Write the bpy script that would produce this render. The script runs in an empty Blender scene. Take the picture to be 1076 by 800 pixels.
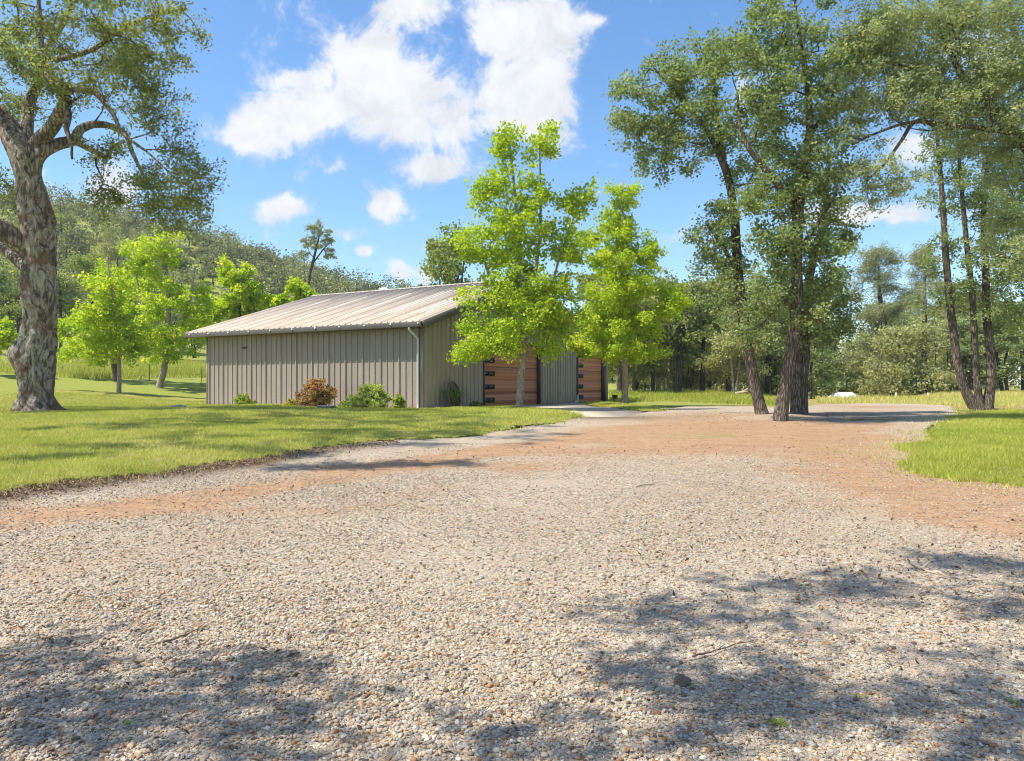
import bpy, math, random
import numpy as np
from mathutils import noise as mnoise, Vector

R = math.radians
rng = np.random.default_rng(7)
random.seed(7)
sc = bpy.context.scene
COL = sc.collection
F = 780.0; CX = 538.0; HY = 405.0; EYE = 1.4

SEL = 57.; sdir = np.array([-.95, -.31]); sdir /= np.linalg.norm(sdir)
# ------------------------------------------------------------------ helpers
def sstep(a, b, x):
    t = np.clip((np.asarray(x, float) - a) / (b - a), 0, 1)
    return t * t * (3 - 2 * t)

AX = np.array([-.873, .488]); BX = np.array([.488, .873]); C0 = np.array([-3.465, 28.45]); BZ = .415

def terrain(x, y):
    x = np.asarray(x, float); y = np.asarray(y, float)
    z = .415 * sstep(3, 26, y) + .4 * sstep(42, 58, y)
    a = (x - C0[0]) * AX[0] + (y - C0[1]) * AX[1]
    t = a - 16
    z = z + .085 * np.where(t > 6, t, np.log1p(np.exp(np.clip(t, -30, 6) * 1.2)) / 1.2) * sstep(-9, -15, x)
    z = z - 2.3 * np.exp(-((x - .448 * y) / 4.2) ** 2) * sstep(47, 60, y)
    return z

def proj(x, y, z):
    y = np.maximum(np.asarray(y, float), .05)
    return CX + F * x / y, HY - F * (z - EYE) / y

def G(px, py):
    """the point of the ground seen at photo pixel px, py"""
    ys = np.concatenate([np.arange(1.5, 30, .02), np.arange(30, 160, .1)])
    u = (px - CX) / F; v = (HY - py) / F
    h = EYE + v * ys - terrain(u * ys, ys)
    k = np.argmax(h < 0)
    y = ys[k] if h[k] < 0 else 120.
    return np.array([u * y, y, float(terrain(u * y, y))])

def P(px, py, Y):
    return np.array([(px - CX) / F * Y, Y, EYE + (HY - py) / F * Y])

def tag(o, label=None, cat=None, group=None, kind=None):
    if label: o['label'] = label
    if cat: o['category'] = cat
    if group: o['group'] = group
    if kind: o['kind'] = kind
    return o

def empty(name, loc, rotz=0):
    o = bpy.data.objects.new(name, None); COL.objects.link(o)
    o.location = loc; o.rotation_euler = (0, 0, rotz); o.empty_display_size = .2
    return o

def mesh_obj(name, verts, faces, mat, parent=None, smooth=False, attrs=None, fsize=None, cols=None, loc=None):
    """faces: ndarray (n,k) or list of arrays / list of tuples"""
    me = bpy.data.meshes.new(name)
    verts = np.asarray(verts, np.float32)
    if isinstance(faces, np.ndarray):
        n, k = faces.shape
        loops = faces.ravel(); starts = np.arange(n) * k
    else:
        loops = np.fromiter((i for f in faces for i in f), dtype=np.int32)
        lens = np.array([len(f) for f in faces]); n = len(faces)
        starts = np.concatenate([[0], np.cumsum(lens)[:-1]])
    me.vertices.add(len(verts)); me.vertices.foreach_set('co', verts.ravel())
    me.loops.add(len(loops)); me.loops.foreach_set('vertex_index', np.asarray(loops, np.int32))
    me.polygons.add(n); me.polygons.foreach_set('loop_start', np.asarray(starts, np.int32))
    me.update(calc_edges=True)
    if smooth: me.polygons.foreach_set('use_smooth', np.ones(n, bool))
    for an, (dom, vals) in (attrs or {}).items():
        vals = np.asarray(vals, np.float32)
        if vals.ndim == 2:
            a = me.attributes.new(an, 'FLOAT_COLOR', dom)
            a.data.foreach_set('color', np.c_[vals, np.ones(len(vals))].astype(np.float32).ravel())
        else:
            a = me.attributes.new(an, 'FLOAT', dom); a.data.foreach_set('value', vals)
    if mat: me.materials.append(mat)
    me.validate()
    o = bpy.data.objects.new(name, me); COL.objects.link(o)
    if parent: o.parent = parent
    if loc is not None: o.location = loc
    return o

class MB:
    """collects boxes, prisms and tubes into one mesh"""
    def __init__(s): s.v = []; s.f = []; s.n = 0
    def add(s, v, f):
        v = np.asarray(v, float).reshape(-1, 3)
        s.v.append(v); s.f += [tuple(int(i) + s.n for i in q) for q in f]; s.n += len(v)
    def box(s, x0, x1, y0, y1, z0, z1):
        v = [(x, y, z) for x in (x0, x1) for y in (y0, y1) for z in (z0, z1)]
        s.add(v, [(0, 1, 3, 2), (4, 6, 7, 5), (0, 4, 5, 1), (2, 3, 7, 6), (0, 2, 6, 4), (1, 5, 7, 3)])
    def tube(s, pts, rad, k=8, cap=True):
        v, f = tube(np.asarray(pts, float), rad, k, cap); s.add(v, f)
    def build(s, name, mat, parent=None, smooth=False, bevel=0, loc=None):
        o = mesh_obj(name, np.concatenate(s.v), s.f, mat, parent, smooth, loc=loc)
        if bevel:
            m = o.modifiers.new('bevel', 'BEVEL'); m.width = bevel; m.segments = 2; m.limit_method = 'ANGLE'
        return o

def tube(pts, rad, k=8, cap=True):
    pts = np.asarray(pts, float); n = len(pts)
    rad = np.broadcast_to(np.asarray(rad, float), (n,))
    t = np.gradient(pts, axis=0); t /= np.linalg.norm(t, axis=1)[:, None] + 1e-9
    ref = np.array([1., 0, 0]) if abs(t[0, 0]) < .8 else np.array([0, 1., 0])
    ang = np.arange(k) * 2 * math.pi / k
    cs, sn = np.cos(ang)[:, None], np.sin(ang)[:, None]
    V = np.empty((n, k, 3))
    for i in range(n):
        ref = ref - t[i] * ref.dot(t[i]); ref = ref / (np.linalg.norm(ref) + 1e-9)
        b = np.cross(t[i], ref)
        V[i] = pts[i] + rad[i] * (cs * ref + sn * b)
    f = []
    for i in range(n - 1):
        for j in range(k):
            j2 = (j + 1) % k
            f.append((i * k + j, i * k + j2, (i + 1) * k + j2, (i + 1) * k + j))
    if cap: f.append(tuple(range(k))[::-1]); f.append(tuple((n - 1) * k + j for j in range(k)))
    return V.reshape(-1, 3), f

def smooth_poly(p, n):
    """Catmull-Rom resampling of rows (any width)"""
    p = np.asarray(p, float)
    q = np.vstack([2 * p[0] - p[1], p, 2 * p[-1] - p[-2]])
    out = []
    m = len(p) - 1
    for i in range(m):
        p0, p1, p2, p3 = q[i:i + 4]
        for t in np.linspace(0, 1, n, endpoint=(i == m - 1)):
            out.append(.5 * (2 * p1 + (p2 - p0) * t + (2 * p0 - 5 * p1 + 4 * p2 - p3) * t * t + (3 * p1 - p0 - 3 * p2 + p3) * t ** 3))
    return np.array(out)

# ------------------------------------------------------------------ materials
class NT:
    def __init__(s, name, world=False):
        if world: s.m = bpy.data.worlds.new(name)
        else: s.m = bpy.data.materials.new(name)
        s.m.use_nodes = True; s.t = s.m.node_tree; s.t.nodes.clear()
    def n(s, typ, inp=None, **kw):
        nd = s.t.nodes.new(typ)
        for k, v in kw.items(): setattr(nd, k, v)
        for k, v in (inp or {}).items():
            if isinstance(v, bpy.types.NodeSocket): s.t.links.new(v, nd.inputs[k])
            else:
                if isinstance(v, tuple) and len(v) == 3 and nd.inputs[k].type == 'RGBA': v = v + (1,)
                nd.inputs[k].default_value = v
        return nd
    def math(s, op, a, b=0., c=None, clamp=False):
        nd = s.n('ShaderNodeMath', {0: a, 1: b}, operation=op, use_clamp=clamp)
        if c is not None:
            if isinstance(c, bpy.types.NodeSocket): s.t.links.new(c, nd.inputs[2])
            else: nd.inputs[2].default_value = c
        return nd.outputs[0]
    def noise(s, vec, scale, detail=4, rough=.55, out='Fac', dist=0):
        return s.n('ShaderNodeTexNoise', {'Vector': vec, 'Scale': scale, 'Detail': detail, 'Roughness': rough, 'Distortion': dist}).outputs[out]
    def ramp(s, fac, stops, interp='LINEAR'):
        nd = s.n('ShaderNodeValToRGB', {'Fac': fac}); cr = nd.color_ramp; cr.interpolation = interp
        while len(cr.elements) < len(stops): cr.elements.new(.5)
        for e, (p, c) in zip(cr.elements, stops):
            e.position = p; e.color = (c, c, c, 1) if not isinstance(c, tuple) else c + (1,)
        return nd.outputs[0]
    def mix(s, fac, a, b, mode='MIX'):
        nd = s.n('ShaderNodeMix', data_type='RGBA', blend_type=mode, clamp_factor=True)
        for k, v in ((0, fac), (6, a), (7, b)):
            if isinstance(v, bpy.types.NodeSocket): s.t.links.new(v, nd.inputs[k])
            else: nd.inputs[k].default_value = v + (1,) if isinstance(v, tuple) else v
        return nd.outputs[2]
    def attr(s, name, out='Fac'): return s.n('ShaderNodeAttribute', attribute_name=name).outputs[out]
    def obj(s, scale=(1, 1, 1)):
        tc = s.n('ShaderNodeTexCoord')
        return s.n('ShaderNodeMapping', {'Vector': tc.outputs['Object'], 'Scale': scale}).outputs[0]
    def bump(s, h, strength=.5, dist=.02, normal=None):
        d = {'Height': h, 'Strength': strength, 'Distance': dist}
        if normal: d['Normal'] = normal
        return s.n('ShaderNodeBump', d).outputs[0]
    def out(s, shader): s.n('ShaderNodeOutputMaterial', {'Surface': shader}); return s.m
    def principled(s, base, rough=.8, spec=.3, normal=None, **kw):
        d = {'Base Color': base, 'Roughness': rough, 'Specular IOR Level': spec}
        if normal: d['Normal'] = normal
        d.update(kw)
        return s.n('ShaderNodeBsdfPrincipled', d).outputs[0]

def mat_plain(name, col, rough=.6, metal=0., var=.25, scale=6., spec=.4, bump=.15):
    t = NT(name); v = t.obj()
    n = t.noise(v, scale, 6, .65)
    c = t.mix(t.ramp(n, [(.25, 0.), (.75, 1.)]), tuple(x * (1 - var) for x in col), tuple(min(1, x * (1 + var)) for x in col))
    return t.out(t.principled(c, rough, spec, t.bump(n, bump, .01), Metallic=metal))

def mat_leaf(name, c0, c1, c2, trans=.4, tcol=1.35, rough=.5):
    t = NT(name)
    a = t.attr('rnd')
    c = t.ramp(a, [(0., c0), (.55, c1), (1., c2)])
    p = t.principled(c, rough, .35)
    tc = t.mix(1., c, (tcol, tcol * .95, .55), 'MULTIPLY')
    tr = t.n('ShaderNodeBsdfTranslucent', {'Color': tc}).outputs[0]
    return t.out(t.n('ShaderNodeMixShader', {0: trans, 1: p, 2: tr}).outputs[0])

def mat_bark(name, dark, mid, light, vs=1., bump=.9, patch=.5):
    t = NT(name); v = t.obj()
    st = t.obj((9 * vs, 9 * vs, 1.6 * vs))
    n1 = t.noise(st, 1.5, 8, .7, dist=.4); n2 = t.noise(v, 2.2 * vs, 5, .6)
    vo = t.n('ShaderNodeTexVoronoi', {'Vector': st, 'Scale': 1.6}, feature='DISTANCE_TO_EDGE').outputs['Distance']
    h = t.math('ADD', t.math('MULTIPLY', n1, .8), t.math('MULTIPLY', t.math('MINIMUM', vo, .25), 1.6))
    c = t.ramp(h, [(.3, dark), (.6, mid), (.95, light)])
    c = t.mix(t.ramp(n2, [(.42, 0.), (.62, patch)]), c, dark)
    return t.out(t.principled(c, .92, .15, t.bump(h, bump, .05)))

M = {}
M['oak_leaf'] = mat_leaf('oak leaves', (.14, .2, .085), (.26, .34, .155), (.43, .49, .26), .5)
M['grey_leaf'] = mat_leaf('olive leaves', (.23, .285, .155), (.37, .43, .25), (.53, .57, .38), .5)
M['big_leaf'] = mat_leaf('old oak leaves', (.13, .165, .055), (.24, .285, .09), (.42, .44, .17), .5)
M['maple_leaf'] = mat_leaf('young maple leaves', (.27, .4, .03), (.43, .57, .045), (.64, .73, .1), .55, 1.2)
M['maple_leaf_b'] = mat_leaf('bright maple leaves', (.31, .45, .03), (.48, .61, .045), (.69, .76, .1), .55, 1.2)
M['wood_leaf'] = mat_leaf('woodland leaves', (.19, .23, .095), (.31, .36, .15), (.45, .48, .24), .45)
M['wood_leaf_pale'] = mat_leaf('pale woodland leaves', (.27, .3, .14), (.4, .43, .21), (.54, .54, .31), .45)
M['hill_leaf_green'] = mat_leaf('hillside oak leaves', (.16, .215, .06), (.27, .335, .095), (.4, .45, .15), .4)
M['needle'] = mat_leaf('grey pine needles', (.22, .25, .13), (.33, .36, .19), (.46, .48, .28), .35)
M['bark_old'] = mat_bark('old oak bark', (.05, .038, .028), (.26, .22, .175), (.5, .45, .38), .55, 1., .75)
M['bark'] = mat_bark('oak bark', (.045, .034, .026), (.17, .135, .105), (.34, .29, .24), 1.2, .9, .5)
M['bark_pale'] = mat_bark('maple bark', (.17, .14, .105), (.38, .33, .265), (.56, .5, .42), 2., .6, .3)
M['bark_far'] = mat_bark('woodland bark', (.03, .025, .02), (.09, .075, .06), (.2, .17, .14), .8, .6, .4)

# ------------------------------------------------------------------ trees
def leaf_mesh(pos, nrm, size, aspect, fold=.25):
    """one folded leaf (two triangles) per position"""
    n = len(pos)
    nrm = nrm / (np.linalg.norm(nrm, axis=1)[:, None] + 1e-9)
    d = rng.normal(size=(n, 3)); d -= nrm * np.sum(d * nrm, 1)[:, None]; d /= np.linalg.norm(d, axis=1)[:, None] + 1e-9
    s = np.cross(nrm, d)
    L = size[:, None]; W = L * aspect * .5
    b = pos - d * L * .5; tip = pos + d * L * .5 - nrm * L * .12
    l = pos + s * W + nrm * W * fold - d * L * .06; r = pos - s * W + nrm * W * fold - d * L * .06
    V = np.stack([b, l, tip, r], 1).reshape(-1, 3)
    k = np.arange(n)[:, None] * 4
    Fc = np.concatenate([k + np.array([[0, 2, 1]]), k + np.array([[0, 3, 2]])], 1).reshape(-1, 3)
    return V, Fc

def grow_tree(name, base, trunks, ells, leafmat, barkmat, label=None, cat='tree', group=None, seed=1, leaves=20000, lsize=.08, aspect=.6,
              clump_r=.42, tip_r=.012, min_h=1.2, twigs=4, up=.25, droop=0., trunk_k=10, trunk_name='trunk', remesh=0, flat=.65, sheen=.6, rough_trunk=.06, maxr=.09):
    """trunks: rows x,y,z,r in world space; ells: rows cx,cy,cz,rx,ry,rz,count"""
    global rng
    old = rng; rng = np.random.default_rng(seed)
    base = np.asarray(base, float)
    nodes = []; ndir = []; nrad = []; tubes = []
    for tk in trunks:
        q = smooth_poly(np.asarray(tk, float), 7)
        p = q[:, :3] - base
        wob = np.cumsum(rng.normal(size=p.shape) * rough_trunk * q[:, 3:4] * .6, 0); wob -= wob[0]
        p = p + wob * np.linspace(0, 1, len(p))[:, None] * .7
        tubes.append((p, q[:, 3], trunk_k))
        d = np.gradient(p, axis=0); d /= np.linalg.norm(d, axis=1)[:, None] + 1e-9
        nodes.append(p); ndir.append(d); nrad.append(q[:, 3])
    nodes = np.concatenate(nodes); ndir = np.concatenate(ndir); nrad = np.concatenate(nrad); npath = np.full(len(nodes), -1)
    cl = []
    for e in ells:
        c = np.array(e[:3]) - base; rr = np.array(e[3:6]); k = int(e[6])
        u = rng.normal(size=(k, 3)); u /= np.linalg.norm(u, axis=1)[:, None]
        cl.append(c + u * rr * (rng.random((k, 1)) ** (1 / 2.2)))
    cl = np.concatenate(cl)
    dmin = np.array([np.min(np.linalg.norm(nodes - c, axis=1)) for c in cl])
    order = np.argsort(dmin)
    paths = []; weight = []; par = []; parr = []
    ok = nodes[:, 2] > min_h
    for ci in order:
        t = cl[ci]
        v = t - nodes; d = np.linalg.norm(v, axis=1) + 1e-6
        cosang = np.sum(v * ndir, 1) / d
        cost = d * (1 + .55 * (1 - cosang)) + np.where(ok, 0, 1e3) + np.clip(nodes[:, 2] - t[2], 0, 9) * .35
        j = int(np.argmin(cost)); L = d[j]; p0 = nodes[j]
        dv = v[j] / L
        d0 = ndir[j] * .45 + dv * .6 + np.array([0, 0, up]); d0 /= np.linalg.norm(d0)
        p1 = p0 + d0 * L * .38; p2 = t - (dv + np.array([0, 0, -.2 - droop])) * L * .25
        m = max(3, int(L / .4) + 2); tt = np.linspace(0, 1, m)[:, None]
        q = (1 - tt) ** 3 * p0 + 3 * (1 - tt) ** 2 * tt * p1 + 3 * (1 - tt) * tt ** 2 * p2 + tt ** 3 * t
        q[1:-1] += rng.normal(size=(m - 2, 3)) * min(.07, L * .05)
        pid = len(paths); paths.append(q); weight.append(1.); par.append(npath[j]); parr.append(nrad[j] if npath[j] < 0 else -1)
        dd = np.gradient(q, axis=0); dd /= np.linalg.norm(dd, axis=1)[:, None] + 1e-9
        nodes = np.concatenate([nodes, q[1:]]); ndir = np.concatenate([ndir, dd[1:]])
        nrad = np.concatenate([nrad, np.zeros(m - 1)]); npath = np.concatenate([npath, np.full(m - 1, pid)]); ok = np.concatenate([ok, np.ones(m - 1, bool)])
        a = npath[j]
        while a >= 0: weight[a] += 1; a = par[a]
    rs = [0] * len(paths)
    for i, q in enumerate(paths):
        r0 = min(tip_r * 1.25 * weight[i] ** .5, maxr)
        if par[i] >= 0: r0 = min(r0, rs[par[i]] * .85)
        else: r0 = min(r0, parr[i] * .7)
        r0 = max(r0, tip_r * .9); rs[i] = r0
        tubes.append((q, np.linspace(r0, tip_r * .55, len(q)), 6 if r0 > .03 else 4))
    tw_p = []
    for c in cl:
        for _ in range(twigs):
            dv = rng.normal(size=3); dv[2] = dv[2] * .6 + .15; dv /= np.linalg.norm(dv)
            L = clump_r * rng.uniform(.6, 1.25)
            mid = c + dv * L * .5 + rng.normal(size=3) * L * .12
            tip = c + dv * L + np.array([0, 0, -droop * L * .6])
            tubes.append((np.array([c, mid, tip]), np.array([tip_r * .6, tip_r * .4, tip_r * .2]), 3))
            tw_p.append((c, mid, tip))
    mb_v = []; mb_f = []; nv = 0
    for p, r, k in tubes:
        v, f = tube(p, r, k, k > 6)
        if k == trunk_k and remesh == 0:
            pass
        mb_v.append(v); mb_f += [tuple(i + nv for i in q) for q in f]; nv += len(v)
    root = empty(name, base)
    if label: tag(root, label, cat, group)
    mesh_obj(trunk_name, np.concatenate(mb_v), mb_f, barkmat, root, True)
    # leaves along the twigs
    tw = np.array(tw_p)
    pick = rng.integers(0, len(tw), leaves); f = rng.random((leaves, 1)) ** .7
    T = tw[pick]
    pos = np.where(f < .5, T[:, 0] + (T[:, 1] - T[:, 0]) * f * 2, T[:, 1] + (T[:, 2] - T[:, 1]) * (f * 2 - 1))
    pos = pos + rng.normal(size=pos.shape) * clump_r * np.array([.26, .26, .26 * flat + .03])
    nrm = rng.normal(size=pos.shape) + np.array([0, 0, sheen])
    tone = rng.normal(size=len(cl)) * .13
    V, Fc = leaf_mesh(pos, nrm, lsize * rng.uniform(.6, 1.3, leaves), aspect)
    rv = np.clip(.5 + tone[pick // twigs] + rng.normal(size=leaves) * .17, 0, 1)
    mesh_obj('crown', V, Fc, leafmat, root, False, {'rnd': ('FACE', np.repeat(rv, 2))})
    rng = old
    return root

def E(px, py, Y, rx, ry, ryd, n):
    c = P(px, py, Y)
    return (*c, rx * Y / F, ryd, ry * Y / F, n)

def T(rows, Y):
    """rows of px, py, half width in px (and an optional depth offset)"""
    out = []
    for r in rows:
        y = Y + (r[3] if len(r) > 3 else 0)
        out.append((*P(r[0], r[1], y), r[2] * y / F))
    return np.array(out)

def copy_tree(root, loc, rotz=0., scale=1., label=None, group=None):
    c = root.copy(); COL.objects.link(c); c.location = loc; c.rotation_euler = (0, 0, rotz)
    c.scale = (scale if isinstance(scale, tuple) else (scale,) * 3)
    for ch in list(root.children):
        d = ch.copy(); COL.objects.link(d); d.parent = c
        for g in list(ch.children):
            e = g.copy(); COL.objects.link(e); e.parent = d
    if label: c['label'] = label
    if group: c['group'] = group
    return c

# ------------------------------------------------------------------ ground zones (world sets, authored through photo pixels)
LEDGE = np.array([(-900, 678), (-400, 593), (0, 524), (60, 514), (120, 505), (200, 496), (270, 487), (330, 475), (400, 468), (470, 462), (540, 454), (585, 447), (612, 440.5)])
REDGE = np.array([(930, 472), (945, 495), (985, 508), (1076, 518), (1300, 540), (2200, 640)])   # near edge of the right lawn

def inpoly(px, py, poly):
    px = np.asarray(px, float); py = np.asarray(py, float); inside = np.zeros(px.shape, bool)
    n = len(poly)
    for i in range(n):
        x0, y0 = poly[i]; x1, y1 = poly[(i + 1) % n]
        c = ((y0 > py) != (y1 > py)) & (px < (x1 - x0) * (py - y0) / (y1 - y0 + 1e-12) + x0)
        inside ^= c
    return inside

def fbm(x, y, s, o=3, seed=0.):
    out = np.zeros(np.shape(x)); a = 1.; f = s
    g = np.random.default_rng(int(seed * 10) + 5)
    for _ in range(o):
        for _k in range(3):
            th = g.uniform(0, 6.28); ph = g.uniform(0, 6.28)
            out = out + a / 3 * np.sin((x * math.cos(th) + y * math.sin(th)) * f * g.uniform(.7, 1.4) + ph + 1.3 * np.sin((x * math.sin(th) - y * math.cos(th)) * f * .8 + ph * 2))
        a *= .5; f *= 2.1
    return out

def zones(x, y):
    z = terrain(x, y); px, py = proj(x, y, z)
    w = fbm(x, y, 1.6, 3, 1.)
    back = y < 1.0
    le = np.interp(px, LEDGE[:, 0], LEDGE[:, 1])
    left = (py < le + w * (.4 + 34 / np.maximum(y, 1.5)) ) & (px < 614) & (y > 1)
    left |= inpoly(px, py, [(604, 424.2), (640, 424.5), (668, 428), (690, 431), (700, 434), (672, 434), (650, 431.5), (630, 429)])
    left |= back & (x < -8)
    rpoly = [(2600, 680), (2200, 640), (1300, 540), (1076, 518), (985, 508), (950, 498), (938, 487), (948, 474), (975, 458), (985, 447), (1010, 440), (1030, 434.5), (1076, 433), (1500, 433), (2600, 440)]
    right = inpoly(px + w * 13, py + w * 3.2, rpoly) & (y > 1)
    drive_back = inpoly(px, py, [(560, 446), (612, 439), (652, 440), (690, 432), (720, 428.5), (790, 428), (830, 431), (862, 426), (940, 424), (1000, 428), (1012, 440), (985, 447), (948, 474), (938, 487), (985, 508), (1400, 560), (1400, 900), (-500, 900)])
    grav = (~left) & (~right) & (drive_back | ((py > 455) & ~right) | back)
    return px, py, left, right, grav

# ---- far ground: one sheet to the horizon
def axis(segs):
    out = [segs[0][0]]
    for a, b, st in segs: out += list(np.linspace(a, b, int(round((b - a) / st)) + 1)[1:])
    return np.array(out)
gx = axis([(-1500, -160, 60), (-160, -60, 5), (-60, 60, 1), (60, 160, 5), (160, 1500, 60)]); gy = axis([(-300, -20, 20), (-20, 80, 1), (80, 200, 4), (200, 2500, 100)])
X, Y = np.meshgrid(gx, gy)

HP = np.array([(-700, 250), (-300, 222), (-100, 228), (50, 238), (130, 248), (240, 270), (300, 292), (350, 306), (400, 317), (470, 322), (560, 338), (700, 392), (800, 406), (3000, 406)])
def hill_h(x, y):
    px = CX + F * x / np.maximum(y, 5)
    px = np.where(y < 5, -700, px)
    hr = np.interp(px, HP[:, 0], HP[:, 1])
    H = EYE + (HY - hr) * 175 / F
    return H * sstep(72, 175, np.hypot(x * .6, y)) * (1 - .25 * sstep(180, 400, y)) * sstep(0, 40, y)
Z = terrain(np.clip(X, -60, 60), np.clip(Y, -20, 74))
HH = hill_h(X, Y)
Z = np.where(HH > .5, np.maximum(Z, 0) * (1 - sstep(72, 110, Y)) + HH, Z)
ny, nx = X.shape
idx = np.arange(nx * ny).reshape(ny, nx)
Q = np.stack([idx[:-1, :-1], idx[:-1, 1:], idx[1:, 1:], idx[1:, :-1]], -1).reshape(-1, 4)
dry = sstep(9, 14, X) * sstep(24, 32, Y) * (1 - sstep(72, 80, Y)); dry = np.maximum(dry, sstep(4, 9, X) * sstep(26, 30, Y) * .25)

def mat_meadow(name, lawnlike=False):
    t = NT(name); v = t.obj()
    n1 = t.noise(v, .35, 5, .6); n2 = t.noise(v, 6., 6, .7); n3 = t.noise(v, 60., 4, .7)
    g = t.ramp(n2, [(.25, (.19, .23, .04)), (.5, (.31, .35, .07)), (.8, (.42, .43, .12))])
    d = t.ramp(n2, [(.25, (.27, .21, .07)), (.6, (.43, .34, .12)), (.85, (.52, .43, .18))])
    f = t.math('ADD', t.attr('dry'), t.math('MULTIPLY', t.math('SUBTRACT', n1, .5), .9), clamp=True)
    c = t.mix(f, g, d)
    c = t.mix(t.ramp(n3, [(.3, .5), (.6, 0.)]), c, (.08, .075, .025))
    return t.out(t.principled(c, .95, .1, t.bump(n3, .8, .04)))
M['meadow'] = mat_meadow('meadow')
o = mesh_obj('ground', np.stack([X, Y, Z], -1).reshape(-1, 3), Q, M['meadow'], None, True, {'dry': ('POINT', dry.ravel())})
tag(o, 'green meadow and dry field under the trees', 'ground', kind='structure')

# ---- gravel driveway sheet
st = .11
X, Y = np.meshgrid(np.arange(-16, 24, st), np.arange(-7, 46, st))
Z = terrain(X, Y)
px, py, left, right, grav = zones(X, Y)
ap_poly = [(496, 427.6), (566, 424.8), (606, 423.6), (620, 428.5), (646, 431), (679, 435.5), (652, 440.3), (616, 439.6), (582, 432.8), (540, 430)]
def blob(cx, cy, rx, ry, a=1.): return a * np.exp(-((px - cx) / rx) ** 2 - ((py - cy) / ry) ** 2)
wv = fbm(X, Y, .9, 4, 2.)
dirt = blob(820, 458, 130, 17, 1.2) + blob(1010, 525, 95, 26, 1.) + blob(900, 490, 80, 26, .75) + blob(620, 458, 110, 7, .6) + blob(420, 495, 150, 6, .75) + blob(700, 470, 140, 14, .6) + blob(180, 540, 260, 9, .7) + blob(1060, 560, 90, 30, .6) + blob(520, 478, 120, 5, .5) + blob(720, 440, 70, 5, .7) + blob(900, 436, 60, 6, .25) + blob(850, 530, 320, 60, .3) + blob(900, 428, 80, 5, .5) + blob(300, 600, 500, 30, .12)
tr1 = np.interp(px, [-300, 0, 200, 330, 450, 560, 650, 760], [600, 556, 531, 508, 490, 471, 459, 452]); tr2 = np.interp(px, [-300, 0, 300, 500, 650, 800], [690, 618, 558, 508, 478, 464])
dirt = dirt + .95 * np.exp(-((py - tr1) / np.maximum(9 - px * .005, 4)) ** 2) * (px < 800) + .4 * np.exp(-((py - tr2) / np.maximum(13 - px * .008, 5)) ** 2) * (px < 800)
for off_, a_ in ((7, .5), (-8, .35), (20, .3), (31, .22)):
    dirt = dirt + a_ * np.exp(-((py - tr1 - off_ * (1.3 - px / 900)) / np.maximum(2.4 - px * .0012, 1.2)) ** 2) * (px < 760) * (.6 + .5 * wv)
dirt = np.clip(dirt * (1 + .35 * wv) + .12 * wv, 0, 1)
damp = np.clip(blob(893, 442, 62, 5.5, 1.1) * (1 + .35 * wv), 0, 1)
le = np.interp(px, LEDGE[:, 0], LEDGE[:, 1])
soil = np.clip(np.exp(-((py - le - 2) / np.maximum(9 - px * .008, 3)) ** 2) * sstep(460, 250, px) * (1 + .4 * wv), 0, 1)
soil = np.maximum(soil, blob(640, 441, 60, 2.5, .8))
grow = np.clip(blob(760, 462, 60, 3.5, .8) + blob(890, 470, 40, 12, .3), 0, 1) * (wv > -.1)
zz = Z + .055 - .03 * damp + .012 * fbm(X, Y, 2.2, 2, 3.) + .10 * np.exp(-((X - 8) / 1.6) ** 2 - ((Y - 22.3) / 1.6) ** 2)
ny, nx = X.shape
idx = np.arange(nx * ny).reshape(ny, nx)
Q = np.stack([idx[:-1, :-1], idx[:-1, 1:], idx[1:, 1:], idx[1:, :-1]], -1).reshape(-1, 4)
le2 = le - 260 / np.maximum(Y, 2)      # the sheet runs on a little under the lawns
keep = grav | (left & (py > le2 - 6) & (px < 640)) | (right & (py > 425)) | (Y < 1)
keep &= ~inpoly(px, py, [(0, 380), (604, 424), (560, 424), (443, 431), (0, 431)])
Q = Q[keep.ravel()[Q].all(1)]
mud = {'dirt': ('POINT', dirt.ravel()), 'damp': ('POINT', damp.ravel()), 'soil': ('POINT', soil.ravel()), 'green': ('POINT', grow.ravel())}

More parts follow.
